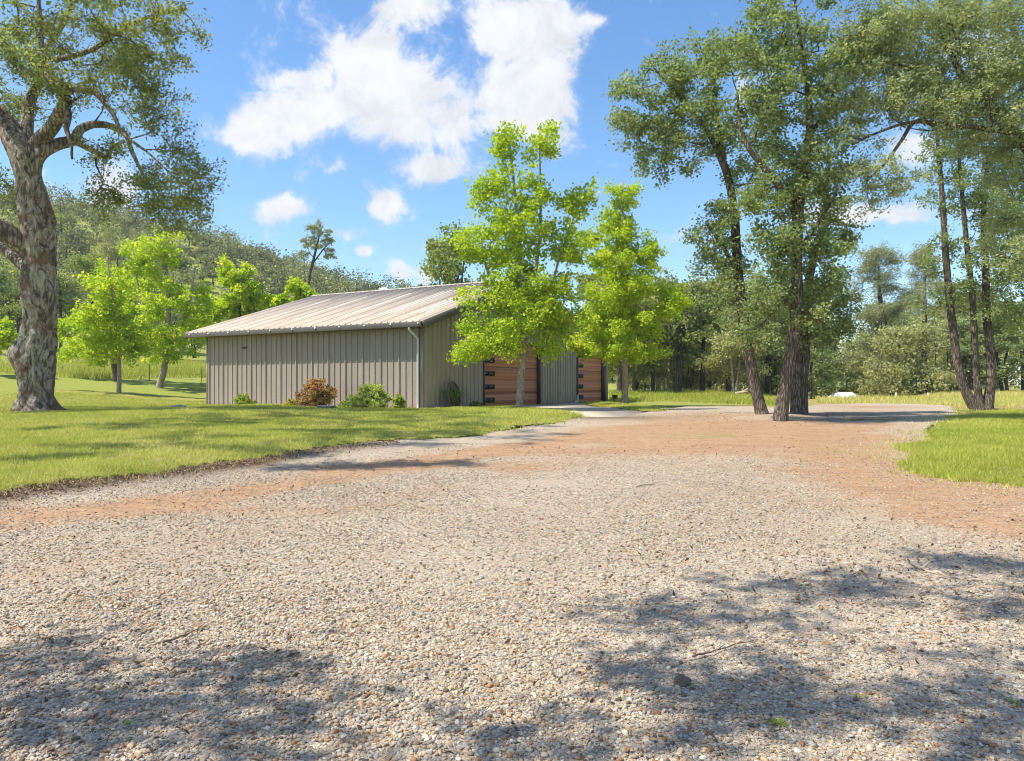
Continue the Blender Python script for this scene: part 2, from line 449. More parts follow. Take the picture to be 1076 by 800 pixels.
def mat_gravel():
    t = NT('gravel'); v = t.obj()
    def stones(scale):
        vv = t.n('ShaderNodeVectorMath', {0: v, 1: t.n('ShaderNodeVectorMath', {0: t.n('ShaderNodeTexNoise', {'Vector': v, 'Scale': scale * .7, 'Detail': 2}).outputs['Color'], 'Scale': .5 / scale}, operation='SCALE').outputs[0]}, operation='ADD').outputs[0]
        a = t.n('ShaderNodeTexVoronoi', {'Vector': vv, 'Scale': scale, 'Randomness': 1.})
        e = t.n('ShaderNodeTexVoronoi', {'Vector': vv, 'Scale': scale}, feature='DISTANCE_TO_EDGE').outputs['Distance']
        return a, e
    a, e = stones(48.)
    a2, e2 = stones(100.)
    sep = t.n('ShaderNodeSeparateColor', {0: a.outputs['Color']}); sep2 = t.n('ShaderNodeSeparateColor', {0: a2.outputs['Color']})
    pal = [(0., (.13, .105, .08)), (.14, (.3, .26, .21)), (.3, (.47, .405, .32)), (.5, (.56, .455, .33)), (.68, (.5, .36, .22)), (.78, (.37, .35, .32)), (.9, (.68, .59, .47)), (1., (.76, .69, .58))]
    c1 = t.ramp(sep.outputs[0], pal); c2 = t.ramp(sep2.outputs[0], pal)
    big = t.noise(v, .5, 5, .6); mid = t.noise(v, 3.5, 5, .65); fine = t.noise(v, 120., 5, .7)
    c = t.mix(t.ramp(sep.outputs[1], [(.45, 0.), (.5, 1.)]), c1, c2)
    c = t.mix(t.math('MULTIPLY', t.ramp(big, [(.35, .12), (.7, .6)]), 1.), c, (.39, .31, .215))
    dirtc = t.ramp(t.noise(v, 9., 8, .72), [(.2, (.18, .09, .04)), (.42, (.32, .17, .078)), (.6, (.41, .24, .125)), (.8, (.52, .37, .23))])
    strk = t.noise(t.obj((.55, 4.5, 1)), 1.4, 7, .7, dist=.6)
    dirtc = t.mix(t.ramp(strk, [(.48, 0.), (.64, .6)]), dirtc, (.2, .1, .045))
    df = t.math('ADD', t.attr('dirt'), t.math('MULTIPLY', t.math('SUBTRACT', mid, .5), .8))
    df = t.math('SUBTRACT', df, t.math('MULTIPLY', t.ramp(sep.outputs[2], [(.6, 0.), (.64, 1.)]), .45))
    c = t.mix(t.ramp(df, [(.15, 0.), (.8, .93)]), c, dirtc)
    soilc = t.ramp(fine, [(.3, (.05, .032, .02)), (.6, (.13, .085, .05)), (.8, (.24, .17, .1))])
    c = t.mix(t.attr('soil'), c, soilc)
    c = t.mix(t.math('MULTIPLY', t.attr('green'), t.ramp(mid, [(.42, 0.), (.56, 1.)])), c, (.22, .25, .06))
    dm = t.math('ADD', t.attr('damp'), t.math('MULTIPLY', t.math('SUBTRACT', mid, .5), .6))
    dmf = t.ramp(dm, [(.3, 0.), (.75, 1.)])
    c = t.mix(dmf, c, t.mix(.72, c, (.05, .035, .025)))
    hgt = t.math('ADD', t.math('MULTIPLY', t.math('MINIMUM', e, .3), 2.2), t.math('ADD', t.math('MULTIPLY', t.math('MINIMUM', e2, .3), .9), t.math('MULTIPLY', fine, .35)))
    rough = t.ramp(dmf, [(0., .9), (1., .35)])
    return t.out(t.principled(c, rough, .25, t.bump(t.math('MULTIPLY', hgt, t.ramp(df, [(.2, 1.), (.8, .35)])), .75, .014)))
M['gravel'] = mat_gravel()
o = mesh_obj('gravel_road', np.stack([X, Y, zz], -1).reshape(-1, 3), Q, M['gravel'], None, True, mud)
tag(o, 'wide gravel driveway with orange dirt patches', 'driveway', kind='structure')
DR = (X[0], Y[:, 0], dirt, soil, damp)

def sample(arr, x, y):
    i = np.clip(((x - DR[0][0]) / st).astype(int), 0, arr.shape[1] - 1); j = np.clip(((y - DR[1][0]) / st).astype(int), 0, arr.shape[0] - 1)
    return arr[j, i]

# ---- puddle
pp = []
for a in np.linspace(0, 2 * math.pi, 40, endpoint=False):
    r = 1 + .22 * math.sin(3 * a + 1) + .15 * math.sin(5 * a)
    pp.append((897 + 46 * r * math.cos(a), 441.2 + 1.9 * r * math.sin(a)))
pw = np.array([G(a, b) for a, b in pp]); zc = pw[:, 2].mean() + .038
t = NT('puddle water'); pm = t.out(t.principled((.05, .04, .03), .04, .5, t.bump(t.noise(t.obj(), 14., 3), .04, .01)))
pw[:, 2] = zc
o = mesh_obj('water', pw, [tuple(range(len(pw)))], pm); tag(o, 'thin puddle on damp dirt beside the three oak trunks', 'puddle', kind='structure')

# ---- loose stones of the gravel
ico_v = None
def ico(sub):
    import bmesh
    bm = bmesh.new(); bmesh.ops.create_icosphere(bm, subdivisions=sub, radius=1.)
    v = np.array([x.co[:] for x in bm.verts]); f = np.array([[q.index for q in p.verts] for p in bm.faces]); bm.free(); return v, f
def rot_mats(n, tilt):
    a = rng.uniform(0, 2 * math.pi, n); b = rng.normal(size=n) * tilt; c = rng.normal(size=n) * tilt
    ca, sa, cb, sb, cc, sc_ = np.cos(a), np.sin(a), np.cos(b), np.sin(b), np.cos(c), np.sin(c)
    z = np.zeros(n); o1 = np.ones(n)
    Rz = np.stack([ca, -sa, z, sa, ca, z, z, z, o1], 1).reshape(n, 3, 3)
    Rx = np.stack([o1, z, z, z, cb, -sb, z, sb, cb], 1).reshape(n, 3, 3)
    Ry = np.stack([cc, z, sc_, z, o1, z, -sc_, z, cc], 1).reshape(n, 3, 3)
    return Rx @ Ry @ Rz
def stones(name, n, ylo, yhi, sub, mat, smin, smax, lab):
    fade = (2.0, 2.1, 4.5, 5.2) if sub == 2 else (4.6, 5.3, 10., 13.5)
    v0, f0 = ico(sub)
    y = np.sqrt(ylo ** 2 + (yhi ** 2 - ylo ** 2) * rng.random(n * 2)) if sub == 2 else ylo + (yhi - ylo) * rng.random(n * 2) ** .8; u = rng.uniform(-.86, .86, n * 2); x = u * (y + .5)
    keep = rng.random(n * 2) < sstep(fade[0], fade[1], y) * (1 - sstep(fade[2], fade[3], y))
    px, py, lf, rt, gv = zones(x, y)
    keep &= ~(lf | rt); keep &= rng.random(n * 2) > sample(DR[2], x, y) * .72; keep &= rng.random(n * 2) > sample(DR[3], x, y) * .8
    keep &= rng.random(n * 2) < .66 + .45 * fbm(x, y, 1.1, 4, 4.)
    x = x[keep][:n]; y = y[keep][:n]; n = len(x)
    s = smin + (smax - smin) * rng.random(n) ** 3.2; s *= rng.uniform(.75, 1.1, n)
    sh = np.stack([s, s * rng.uniform(.55, .95, n), s * rng.uniform(.28, .62, n)], 1)
    # eight lumpy variants
    var = []
    for k in range(8):
        d = np.array([mnoise.noise(Vector(p * 1.3) + Vector((k * 7.3, 0, 0))) for p in v0])
        q = v0 * (1 + .55 * d[:, None]); q = np.sign(q) * np.abs(q) ** .62
        var.append(q)
    var = np.array(var)[rng.integers(0, 8, n)]
    V = np.einsum('nij,nvj->nvi', rot_mats(n, .35), var * sh[:, None, :])
    zz = terrain(x, y) + .055 + sh[:, 2] * rng.uniform(.2, .9, n) + .012 * fbm(x, y, 2.2, 2, 3.)
    V += np.stack([x, y, zz], 1)[:, None, :]
    pal = np.array([(.15, .12, .09), (.33, .285, .235), (.48, .41, .325), (.55, .44, .32), (.5, .35, .22), (.38, .2, .1), (.3, .295, .285), (.42, .405, .38), (.66, .575, .46), (.76, .69, .59)])
    pk = rng.choice(len(pal), n, p=[.06, .13, .19, .17, .13, .06, .09, .08, .06, .03])
    c = pal[pk] * rng.uniform(.74, 1.22, (n, 1)) * np.array([.95, .93, .86])
    nv = len(v0); Fc = (np.arange(n)[:, None, None] * nv + f0[None]).reshape(-1, 3)
    o = mesh_obj(name, V.reshape(-1, 3), Fc, mat, None, sub > 1, {'tint': ('POINT', np.repeat(c, nv, 0))})
    tag(o, lab, 'gravel', kind='stuff')
t = NT('stones'); v = t.obj(); c = t.attr('tint', 'Color'); nz = t.noise(v, 160., 4, .7)
c = t.mix(t.ramp(nz, [(.3, .35), (.6, 0.)]), c, (.1, .08, .06))
M['stone'] = t.out(t.principled(c, .85, .25, t.bump(nz, .4, .003)))
stones('gravel', 72000, 2.0, 5.2, 2, M['stone'], .0046, .0138, 'loose grey and tan stones in the foreground')
stones('gravel', 170000, 4.6, 13.5, 1, M['stone'], .006, .0145, 'loose pale stones across the middle of the driveway')

# ---- lawns: a raised sheet plus blades of grass
def mat_lawn():
    t = NT('lawn soil'); v = t.obj()
    n2 = t.noise(v, 1.1, 6, .65); n3 = t.noise(v, 70., 4, .7)
    c = t.ramp(n2, [(.3, (.2, .24, .03)), (.47, (.34, .36, .07)), (.6, (.48, .42, .13)), (.75, (.54, .42, .2))])
    c = t.mix(t.ramp(n3, [(.35, .7), (.6, 0.)]), c, (.09, .075, .03))
    return t.out(t.principled(c, .95, .1, t.bump(n3, .9, .03)))
M['lawn'] = mat_lawn()
def mat_blade():
    t = NT('grass blades'); a = t.attr('rnd')
    c = t.ramp(a, [(0., (.27, .32, .045)), (.45, (.5, .54, .09)), (.75, (.64, .61, .17)), (1., (.74, .62, .3))])
    p = t.principled(c, .6, .2); tr = t.n('ShaderNodeBsdfTranslucent', {'Color': c}).outputs[0]
    return t.out(t.n('ShaderNodeMixShader', {0: .4, 1: p, 2: tr}).outputs[0])
M['blade'] = mat_blade()
def lawn(which, x0, x1, y0, y1, step, lab):
    X, Y = np.meshgrid(np.arange(x0, x1, step), np.arange(y0, y1, step))
    px, py, l, r, g = zones(X, Y); m = l if which == 'left' else r
    a = (X - C0[0]) * AX[0] + (Y - C0[1]) * AX[1]; b = (X - C0[0]) * BX[0] + (Y - C0[1]) * BX[1]
    m = m & ~((a > -.9) & (a < 12.9) & (b > -.85)) & ~inpoly(px, py, ap_poly)
    # distance from the edge by repeated erosion
    d = m.astype(float); e = m.copy()
    for _ in range(5):
        e2 = e.copy(); e2[1:] &= e[:-1]; e2[:-1] &= e[1:]; e2[:, 1:] &= e[:, :-1]; e2[:, :-1] &= e[:, 1:]; e = e2; d += e
    Z = terrain(X, Y) + .045 + (.016 if which == 'left' else .006) * d + .03 * fbm(X, Y, 1.1, 2, 6.)* (d > 3)
    idx = np.arange(X.size).reshape(X.shape)
    Q = np.stack([idx[:-1, :-1], idx[:-1, 1:], idx[1:, 1:], idx[1:, :-1]], -1).reshape(-1, 4)
    Q = Q[m.ravel()[Q].all(1)]
    o = mesh_obj('lawn', np.stack([X, Y, Z + .012], -1).reshape(-1, 3), Q, M['lawn'], None, True); tag(o, lab, 'lawn', kind='structure')
    return X, Y, Z, m, d
def blades(X, Y, Z, m, n, hmin, hmax, w, lab, lim=34., dryness=0.):
    step = X[0, 1] - X[0, 0]
    ii = np.flatnonzero(m.ravel() & (np.abs(X.ravel()) < .8 * Y.ravel() + 1.5) & (Y.ravel() < lim))
    wt = 1 / np.maximum(Y.ravel()[ii], 8) ** 1.1 * np.clip(1 + .5 * fbm(X.ravel()[ii], Y.ravel()[ii], 1.2, 3, 8.), .12, 2)
    pk = rng.choice(ii, n, p=wt / wt.sum())
    x = X.ravel()[pk] + rng.uniform(-.5, .5, n) * step; y = Y.ravel()[pk] + rng.uniform(-.5, .5, n) * step; z = Z.ravel()[pk]
    stray = rng.random(n) < .16; jx = rng.normal(size=n) * .45 * stray; jy = rng.normal(size=n) * .45 * stray
    x = x + jx; y = y + jy; q_ = zones(x, y); off = ~(q_[2] | q_[3]); z = np.where(off, terrain(x, y) + .055, z); z = np.where(off & inpoly(q_[0], q_[1], ap_poly), -5, z)
    patch = fbm(x, y, .8, 3, 9.) + .7 * fbm(x, y, 3.1, 3, 13.)
    h = rng.uniform(hmin, hmax, n) * (1 + .3 * patch); th = rng.uniform(0, 6.28, n); wd = w * np.maximum(1, y / 14)
    s = np.stack([np.cos(th), np.sin(th), np.zeros(n)], 1) * wd[:, None] * .5
    b = np.stack([x, y, z], 1); lean = rng.normal(size=(n, 3)) * .45; lean[:, 2] = 1
    V = np.stack([b - s, b + s, b + lean * h[:, None]], 1).reshape(-1, 3)
    o = mesh_obj('grass', V, np.arange(3 * n).reshape(n, 3), M['blade'], None, False, {'rnd': ('FACE', np.clip(.45 + dryness + .17 * patch + .25 * off + rng.normal(size=n) * .18, 0, 1))})
    tag(o, lab, 'grass', kind='stuff')
LW = lawn('left', -24, 9, 6, 40, .16, 'sunlit green lawn left of the driveway')
blades(*LW[:4], 260000, .035, .085, .011, 'short mown grass in front of the shed and old oak', 38)
RW = lawn('right', 3, 30, 5, 31, .16, 'bright green lawn right of the driveway')
blades(*RW[:4], 170000, .035, .095, .012, 'lush longer grass at the right edge of the driveway', 31, -.04)

def scatter_blades(poly, n, hmin, hmax, w, lab, dryness, ylo, yhi):
    y = rng.uniform(ylo, yhi, n * 3); u = rng.uniform(-.75, .78, n * 3); x = u * y; z = terrain(x, y)
    px, py = proj(x, y, z); k = inpoly(px, py, poly); x, y, z = x[k][:n], y[k][:n], z[k][:n]; n = len(x)
    h = rng.uniform(hmin, hmax, n) * (1 + .4 * fbm(x, y, .5, 3, 3.)); th = rng.uniform(0, 6.28, n)
    s = np.stack([np.cos(th), np.sin(th), np.zeros(n)], 1) * w * .5
    b = np.stack([x, y, z], 1); lean = rng.normal(size=(n, 3)) * .35; lean[:, 2] = 1
    V = np.stack([b - s, b + s, b + lean * h[:, None]], 1).reshape(-1, 3)
    o = mesh_obj('grass', V, np.arange(3 * n).reshape(n, 3), M['blade'], None, False, {'rnd': ('FACE', np.clip(dryness + .12 * fbm(x, y, .4, 3, 5.) + rng.normal(size=n) * .15, 0, 1))})
    tag(o, lab, 'grass', kind='stuff')
scatter_blades([(-60, 385), (225, 380), (225, 397), (-60, 402)], 40000, .3, .8, .05, 'tall pale meadow grass along the wire fence', .42, 48, 74)
scatter_blades([(640, 405), (840, 405), (845, 430), (800, 426), (700, 422), (640, 424)], 50000, .12, .3, .035, 'green grass strip under the woodland trees', .3, 36, 66)
scatter_blades([(845, 405), (1100, 405), (1100, 431), (1000, 427), (860, 424)], 50000, .1, .28, .035, 'dry yellow field grass behind the right lawn', .74, 34, 66)

# ---- brown leaf litter along the lawn edge and under the oaks
def litter(n, pts_fn, lab):
    x, y = pts_fn(n); n = len(x); z = terrain(x, y) + rng.uniform(.06, .09, n)
    nr = rng.normal(size=(n, 3)) * .5 + np.array([0, 0, 1])
    V, Fc = leaf_mesh(np.stack([x, y, z], 1), nr, rng.uniform(.02, .05, n), .45)
    o = mesh_obj('leaf_litter', V, Fc, M['dead_leaf'], None, False, {'rnd': ('FACE', np.repeat(rng.random(n), 2))}); tag(o, lab, 'leaf litter', kind='stuff')
M['dead_leaf'] = mat_leaf('dead leaves', (.07, .04, .022), (.19, .11, .06), (.36, .24, .14), .1, 1.)
def edge_pts(n):
    px = -140 + 560 * rng.random(n) ** 1.6 ; py = np.interp(px, LEDGE[:, 0], LEDGE[:, 1]) + rng.normal(size=n) * np.maximum(6.5 - px * .011, 1.6) + 1.5
    d = (EYE - .14) * F / (py - HY)
    for _ in range(6): d = (EYE - terrain((px - CX) / F * d, d)) * F / (py - HY)
    return (px - CX) / F * d, d
litter(11000, edge_pts, 'brown leaf litter banked along the lawn edge')
def road_pts(n):
    y = rng.uniform(2.4, 20, n) ; x = rng.uniform(-.75, .75, n) * y
    k = zones(x, y)[4] & (fbm(x, y, .9, 3, 12.) + rng.normal(size=n) * .3 > .25); return x[k], y[k]
litter(13000, road_pts, 'brown fallen leaves strewn over the gravel')
def oak_pts(n):
    x = rng.normal(size=n) * 1.5 + 8.2; y = rng.normal(size=n) * 1.4 + 22.4; return x, y
litter(4000, oak_pts, 'brown leaf litter round the feet of the three oaks')
# ------------------------------------------------------------------ the shed
BR = math.atan2(AX[1], AX[0])       # local x runs along the eave wall, local y... along the gable (mirrored below)
LA, LB, RB, EH, RH = 12.2, 18.9, 7.7, 3.4, 5.97
def bw(a, b, h):
    """shed coordinates (along eave wall, along gable, height) to world"""
    return np.array([C0[0] + AX[0] * a + BX[0] * b, C0[1] + AX[1] * a + BX[1] * b, BZ + h])
shed = empty('shed', bw(0, 0, 0))
tag(shed, 'long tan ribbed metal shed with low gabled roof and wooden garage doors', 'shed')
SO = bw(0, 0, 0)
class SB(MB):
    def pt(s, a, b, h): return bw(a, b, h) - SO
    def hexa(s, a0, a1, b0, b1, h0, h1, h0b=None, h1b=None):
        """box in shed coordinates; h0b/h1b: heights at b1 when sloping"""
        h0b = h0 if h0b is None else h0b; h1b = h1 if h1b is None else h1b
        v = []
        for a in (a0, a1):
            for b, l, u in ((b0, h0, h1), (b1, h0b, h1b)):
                v += [s.pt(a, b, l), s.pt(a, b, u)]
        s.add(v, [(0, 1, 3, 2), (4, 6, 7, 5), (0, 4, 5, 1), (2, 3, 7, 6), (0, 2, 6, 4), (1, 5, 7, 3)])
def roof_h(b):
    return EH + (RH - EH) * (b + .5) / (RB + .5) if b <= RB else RH - (RH - EH - .05) * (b - RB) / (LB + .5 - RB)

def mat_metal(name, col, rough=.45, streak=.12):
    t = NT(name); v = t.obj((3, 3, .4)); n = t.noise(v, 1.3, 6, .65); n2 = t.noise(t.obj(), 14., 5, .7)
    c = t.mix(t.ramp(n, [(.3, 0.), (.7, 1.)]), tuple(x * (1 - streak) for x in col), tuple(x * (1 + streak) for x in col))
    c = t.mix(t.ramp(n2, [(.62, 0.), (.8, .25)]), c, (.2, .16, .12))
    z = t.n('ShaderNodeSeparateXYZ', {0: t.obj()}).outputs[2]
    sp = t.math('ADD', t.math('MULTIPLY', z, -2.2), t.math('MULTIPLY', t.noise(t.obj((5, 5, 2)), 1.6, 7, .7), 1.9))
    c = t.mix(t.ramp(sp, [(.45, 0.), (.95, .5)]), c, (.27, .17, .1))
    sk = t.noise(t.obj((14, 14, .25)), 1., 5, .7)
    c = t.mix(t.ramp(sk, [(.55, 0.), (.75, .28)]), c, (.2, .165, .13))
    return t.out(t.principled(c, rough, .4, t.bump(n2, .04, .01)))
M['siding'] = mat_metal('tan painted siding', (.315, .268, .222))
def mat_roof():
    t = NT('weathered beige roofing'); tc = t.n('ShaderNodeTexCoord').outputs['Object']
    a = t.n('ShaderNodeVectorMath', {0: tc, 1: (float(AX[0]), float(AX[1]), 0)}, operation='DOT_PRODUCT').outputs['Value']
    bb = t.n('ShaderNodeVectorMath', {0: tc, 1: (float(BX[0]), float(BX[1]), 0)}, operation='DOT_PRODUCT').outputs['Value']
    v = t.n('ShaderNodeCombineXYZ', {0: t.math('MULTIPLY', a, 5.), 1: t.math('MULTIPLY', bb, .35)}).outputs[0]
    n = t.noise(v, 1., 7, .7); n2 = t.noise(t.obj(), 9., 5, .65)
    c = t.ramp(n, [(.25, (.34, .28, .22)), (.5, (.48, .41, .33)), (.75, (.57, .5, .41))])
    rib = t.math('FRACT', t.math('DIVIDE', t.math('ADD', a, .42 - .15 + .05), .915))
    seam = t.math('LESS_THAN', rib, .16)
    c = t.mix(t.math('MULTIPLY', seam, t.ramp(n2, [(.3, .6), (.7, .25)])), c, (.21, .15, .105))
    return t.out(t.principled(c, .55, .35, t.bump(n2, .04, .01)))
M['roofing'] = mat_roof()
M['skylight'] = mat_plain('white fibreglass skylight', (.9, .9, .88), .4, 0, .03, 3.)
M['fascia'] = mat_plain('dark grey fascia', (.11, .1, .09), .5, 0, .15, 3.)
M['gutter_tip'] = mat_plain('cream bracket', (.78, .74, .66), .5, 0, .05, 8.)
M['downspout'] = mat_plain('pale blue grey downspout', (.5, .54, .55), .4, 0, .08, 4.)
M['frame_dark'] = mat_plain('dark brown door frame', (.05, .042, .038), .5, 0, .15, 4.)
M['concrete'] = mat_plain('concrete', (.45, .38, .3), .9, 0, .18, 2.5, .2, .4)

def ribs(mb, a_or_b, L, hfun, side, h0=.02, pitch=.305, depth=.046, skip=(), off=0.):
    """wall sheet with trapezoid ribs; side 'eave': in plane b = 0 facing -b; 'gable': plane a = 0 facing -a"""
    prof = []
    k = 0; p = .15
    prof.append((0, 0))
    while p < L - .1:
        wide = (k % 3 == 0)
        w = .05 if wide else .034; d = depth * (1.25 if wide else .8)
        prof += [(p - w, 0), (p - w * .5, d), (p + w * .5, d), (p + w, 0)]; p += pitch; k += 1
    prof.append((L, 0))
    segs = [(prof[i], prof[i + 1]) for i in range(len(prof) - 1)]
    for (p0, d0), (p1, d1) in segs:
        lo0 = h0; pieces = [(h0, None)]
        mid = (p0 + p1) / 2
        for s0, s1, top in skip:
            if s0 < mid < s1: pieces = [(top, None)]
        for lo, _ in pieces:
            if side == 'eave':
                q = [mb.pt(p0, -d0, lo), mb.pt(p1, -d1, lo), mb.pt(p1, -d1, hfun(p1)), mb.pt(p0, -d0, hfun(p0))]
            else:
                q = [mb.pt(-d0, p0, lo), mb.pt(-d1, p1, lo), mb.pt(-d1, p1, hfun(p1)), mb.pt(-d0, p0, hfun(p0))]
            mb.add(q, [(0, 1, 2, 3)])
DOORS = [(4.55, 9.85, 2.95), (14.5, 18.25, 2.95)]
w = SB(); ribs(w, 0, LA, lambda a: EH + .0, 'eave')
w.build('wall', M['siding'], shed)
w = SB(); ribs(w, 0, LB, lambda b: roof_h(b) - .1, 'gable', skip=[(d0 - .1, d1 + .1, hh + .08) for d0, d1, hh in DOORS]); w.build('wall', M['siding'], shed)['label'] = 'gable wall holding the wooden garage doors'
# plain back walls, a little inside
w = SB(); w.hexa(.3, LA - .02, LB - .06, LB, 0, EH - .1); w.hexa(LA - .06, LA, 0, RB, 0, EH - .05, 0, RH - .12); w.hexa(LA - .06, LA, RB, LB, 0, RH - .12, 0, EH - .1)
w.build('wall', M['siding'], shed)['label'] = 'plain rear walls of the shed'
# corner trims
for c0, c1 in (((-.045, .07, -.045, -.036, 0, EH - .05), (-.05, -.041, -.034, .07, 0, EH)), ((LA - .08, LA + .02, -.045, -.036, 0, EH - .05), None), ((-.05, -.041, LB - .09, LB + .03, 0, EH - .1), None)):
    w = SB(); w.hexa(*c0)
    if c1: w.hexa(*c1)
    w.build('corner_trim', M['siding'], shed)
# roof: two sloping sheets with standing ribs
A0, A1 = -.42, LA + .88
def roof_half(b0, b1):
    mb = SB(); p = A0; prof = [(A0, 0)]; k = 0
    p = A0 + .15
    while p < A1 - .1:
        w_ = .045; d = .062
        prof += [(p - w_, 0), (p - w_ * .45, d), (p + w_ * .45, d), (p + w_, 0)]; p += .305; k += 1
    prof.append((A1, 0))
    h0, h1 = roof_h(b0), roof_h(b1)
    v = []; f = []
    for (a, d) in prof:
        v += [mb.pt(a, b0, h0 + d), mb.pt(a, b1, h1 + d), mb.pt(a, b0, h0 - .03), mb.pt(a, b1, h1 - .03)]
    for i in range(len(prof) - 1):
        j = i * 4; f += [(j, j + 4, j + 5, j + 1), (j + 2, j + 3, j + 7, j + 6), (j, j + 2, j + 6, j + 4), (j + 1, j + 5, j + 7, j + 3)]
    e = (len(prof) - 1) * 4; f += [(0, 1, 3, 2), (e, e + 2, e + 3, e + 1)]
    mb.add(v, f); return mb
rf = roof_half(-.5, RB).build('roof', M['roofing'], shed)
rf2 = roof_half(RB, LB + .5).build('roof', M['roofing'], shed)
rc = SB()
for s in (-1, 1):
    b1 = RB + s * .25; rc.add([rc.pt(A0, RB, RH + .065), rc.pt(A1, RB, RH + .065), rc.pt(A1, b1, roof_h(b1) + .055), rc.pt(A0, b1, roof_h(b1) + .055)], [(0, 1, 2, 3)])
rc.build('ridge_cap', M['roofing'], rf)
for a0 in (9.85, 7.41, 4.67, 2.23, .4):
    sk = SB(); b0, b1 = 1.1, 5.9
    for (aa, ab, d) in ((a0, a0 + .2, .012), (a0 + .2, a0 + .25, .052), (a0 + .25, a0 + .3, .052), (a0 + .3, a0 + .35, .052), (a0 + .35, a0 + .85, .012)):
        sk.add([sk.pt(aa, b0, roof_h(b0) + d), sk.pt(ab, b0, roof_h(b0) + d), sk.pt(ab, b1, roof_h(b1) + d), sk.pt(aa, b1, roof_h(b1) + d)], [(0, 1, 2, 3)])
    sk.build('skylight', M['skylight'], rf)
# roof ventilator dome behind the ridge
v, f = tube([bw(8.6, RB + .7, RH - .3) - SO, bw(8.6, RB + .7, RH + .05) - SO, bw(8.6, RB + .7, RH + .2) - SO, bw(8.6, RB + .7, RH + .3) - SO], [.28, .36, .3, .08], 14)
mesh_obj('roof_vent', v, f, M['downspout'], rf2, True)
# eave gutter, brackets, downspout
g = SB(); g.hexa(A0 + .02, A1 - .02, -.62, -.505, EH - .22, EH - .03); g.hexa(A0 + .05, A1 - .05, -.5, -.01, EH - .2, EH - .17, EH - .2, EH - .17)
gt = g.build('gutter', M['fascia'], shed, bevel=.012)
for a in np.linspace(A0 + .12, A1 - .45, 11):
    b = SB(); b.tube([b.pt(a, -.6, EH - .09), b.pt(a, -.66, EH - .09)], .035, 8); b.build('bracket', M['gutter_tip'], gt, True)
ds = SB(); q = [(.18, -.56, EH - .2), (.18, -.55, EH - .3), (.12, -.3, EH - .5), (.1, -.11, EH - .62), (.1, -.1, EH - .8), (.1, -.1, .3), (.1, -.1, .12), (.1, -.22, .06)]
ds.tube([ds.pt(*x) for x in q], .048, 10); ds.build('downspout', M['downspout'], shed, True)
# rake boards of the front and rear gables, and the soffit between board and wall
for aa, sgn in ((A0, -1), (A1, 1)):
    rk = SB()
    for b0, b1 in ((-.5, RB), (RB, LB + .5)):
        a_in, a_out = (aa - .03, aa + .002) if sgn < 0 else (aa - .002, aa + .03)
        rk.hexa(a_in, a_out, b0, b1, roof_h(b0) - .28, roof_h(b0) + .02, roof_h(b1) - .28, roof_h(b1) + .02)
        if sgn < 0: rk.hexa(aa + .004, -.06, b0, b1, roof_h(b0) - .12, roof_h(b0) - .06, roof_h(b1) - .12, roof_h(b1) - .06)
    rk.build('rake_board', M['fascia'], shed)
# footing strip
ft = SB(); ft.hexa(-.5, LA + .5, -.95, -.05, -.1, .1); ft.hexa(-.8, -.06, -.05, 4.4, -.1, .1); ft.build('footing', M['concrete'], shed, bevel=.01)

def mat_planks():
    t = NT('cedar door'); v = t.obj((1.2, 1.2, 1)); z = t.n('ShaderNodeSeparateXYZ', {0: t.obj()}).outputs[2]
    fl = t.math('FLOOR', t.math('MULTIPLY', z, 7.15))
    cell = t.n('ShaderNodeTexWhiteNoise', {'W': fl}, noise_dimensions='1D').outputs['Value']
    g = t.noise(t.obj((1.5, 1.5, 22)), 2.2, 8, .65, dist=.6)
    v2 = t.math('ADD', t.math('MULTIPLY', cell, .45), t.math('MULTIPLY', g, .6))
    c = t.ramp(v2, [(.15, (.22, .07, .036)), (.5, (.44, .155, .075)), (.9, (.58, .27, .145))])
    gap = t.math('LESS_THAN', t.math('FRACT', t.math('MULTIPLY', z, 7.15)), .06)
    c = t.mix(t.math('MULTIPLY', gap, .7), c, (.04, .02, .012))
    return t.out(t.principled(c, .5, .4, t.bump(t.math('SUBTRACT', g, gap), .3, .008)))
M['cedar'] = mat_planks()
t = NT('door glass'); M['door_glass'] = t.out(t.principled((.015, .018, .018), .06, .6))
for di, (d0, d1, hh) in enumerate(DOORS):
    dr = SB(); n = 5; ph = hh / n
    for k in range(n): dr.hexa(.1, .15, d0 + .02, d1 - .02, .03 + k * ph + .006, .03 + (k + 1) * ph - .006)
    dr.hexa(.16, .17, d0, d1, .02, hh)
    door = dr.build('garage_door', M['cedar'], shed, bevel=.008)
    door['label'] = ['wide cedar plank garage door behind the young maple', 'narrower cedar plank garage door at the far end'][di]
    fr = SB(); fr.hexa(-.06, .2, d0 - .1, d0 + .02, 0, hh + .1); fr.hexa(-.06, .2, d1 - .02, d1 + (.1 if di == 0 else .3), 0, hh + .1); fr.hexa(-.055, .19, d0 + .02, d1 - .02, hh + .0, hh + .1)
    fr.build('door_frame', M['frame_dark'], door)
    for k in range(n):
        b0 = d0 + .16; zc_ = .03 + (k + .5) * ph; ww = .92 if di == 0 else .85
        wn = SB(); wn.hexa(.082, .1, b0 - .03, b0 + ww + .03, zc_ - .12, zc_ + .12); wo = wn.build('window', M['frame_dark'], door, bevel=.006)
        gl = SB(); gl.hexa(.076, .0815, b0, b0 + ww * .48, zc_ - .09, zc_ + .09); gl.hexa(.076, .0815, b0 + ww * .52, b0 + ww, zc_ - .09, zc_ + .09); gl.build('pane', M['door_glass'], wo)
vent = SB(); vent.hexa(9.55, 9.85, -.06, -.04, 2.62, 2.7); vent.build('wall_vent', M['frame_dark'], shed)

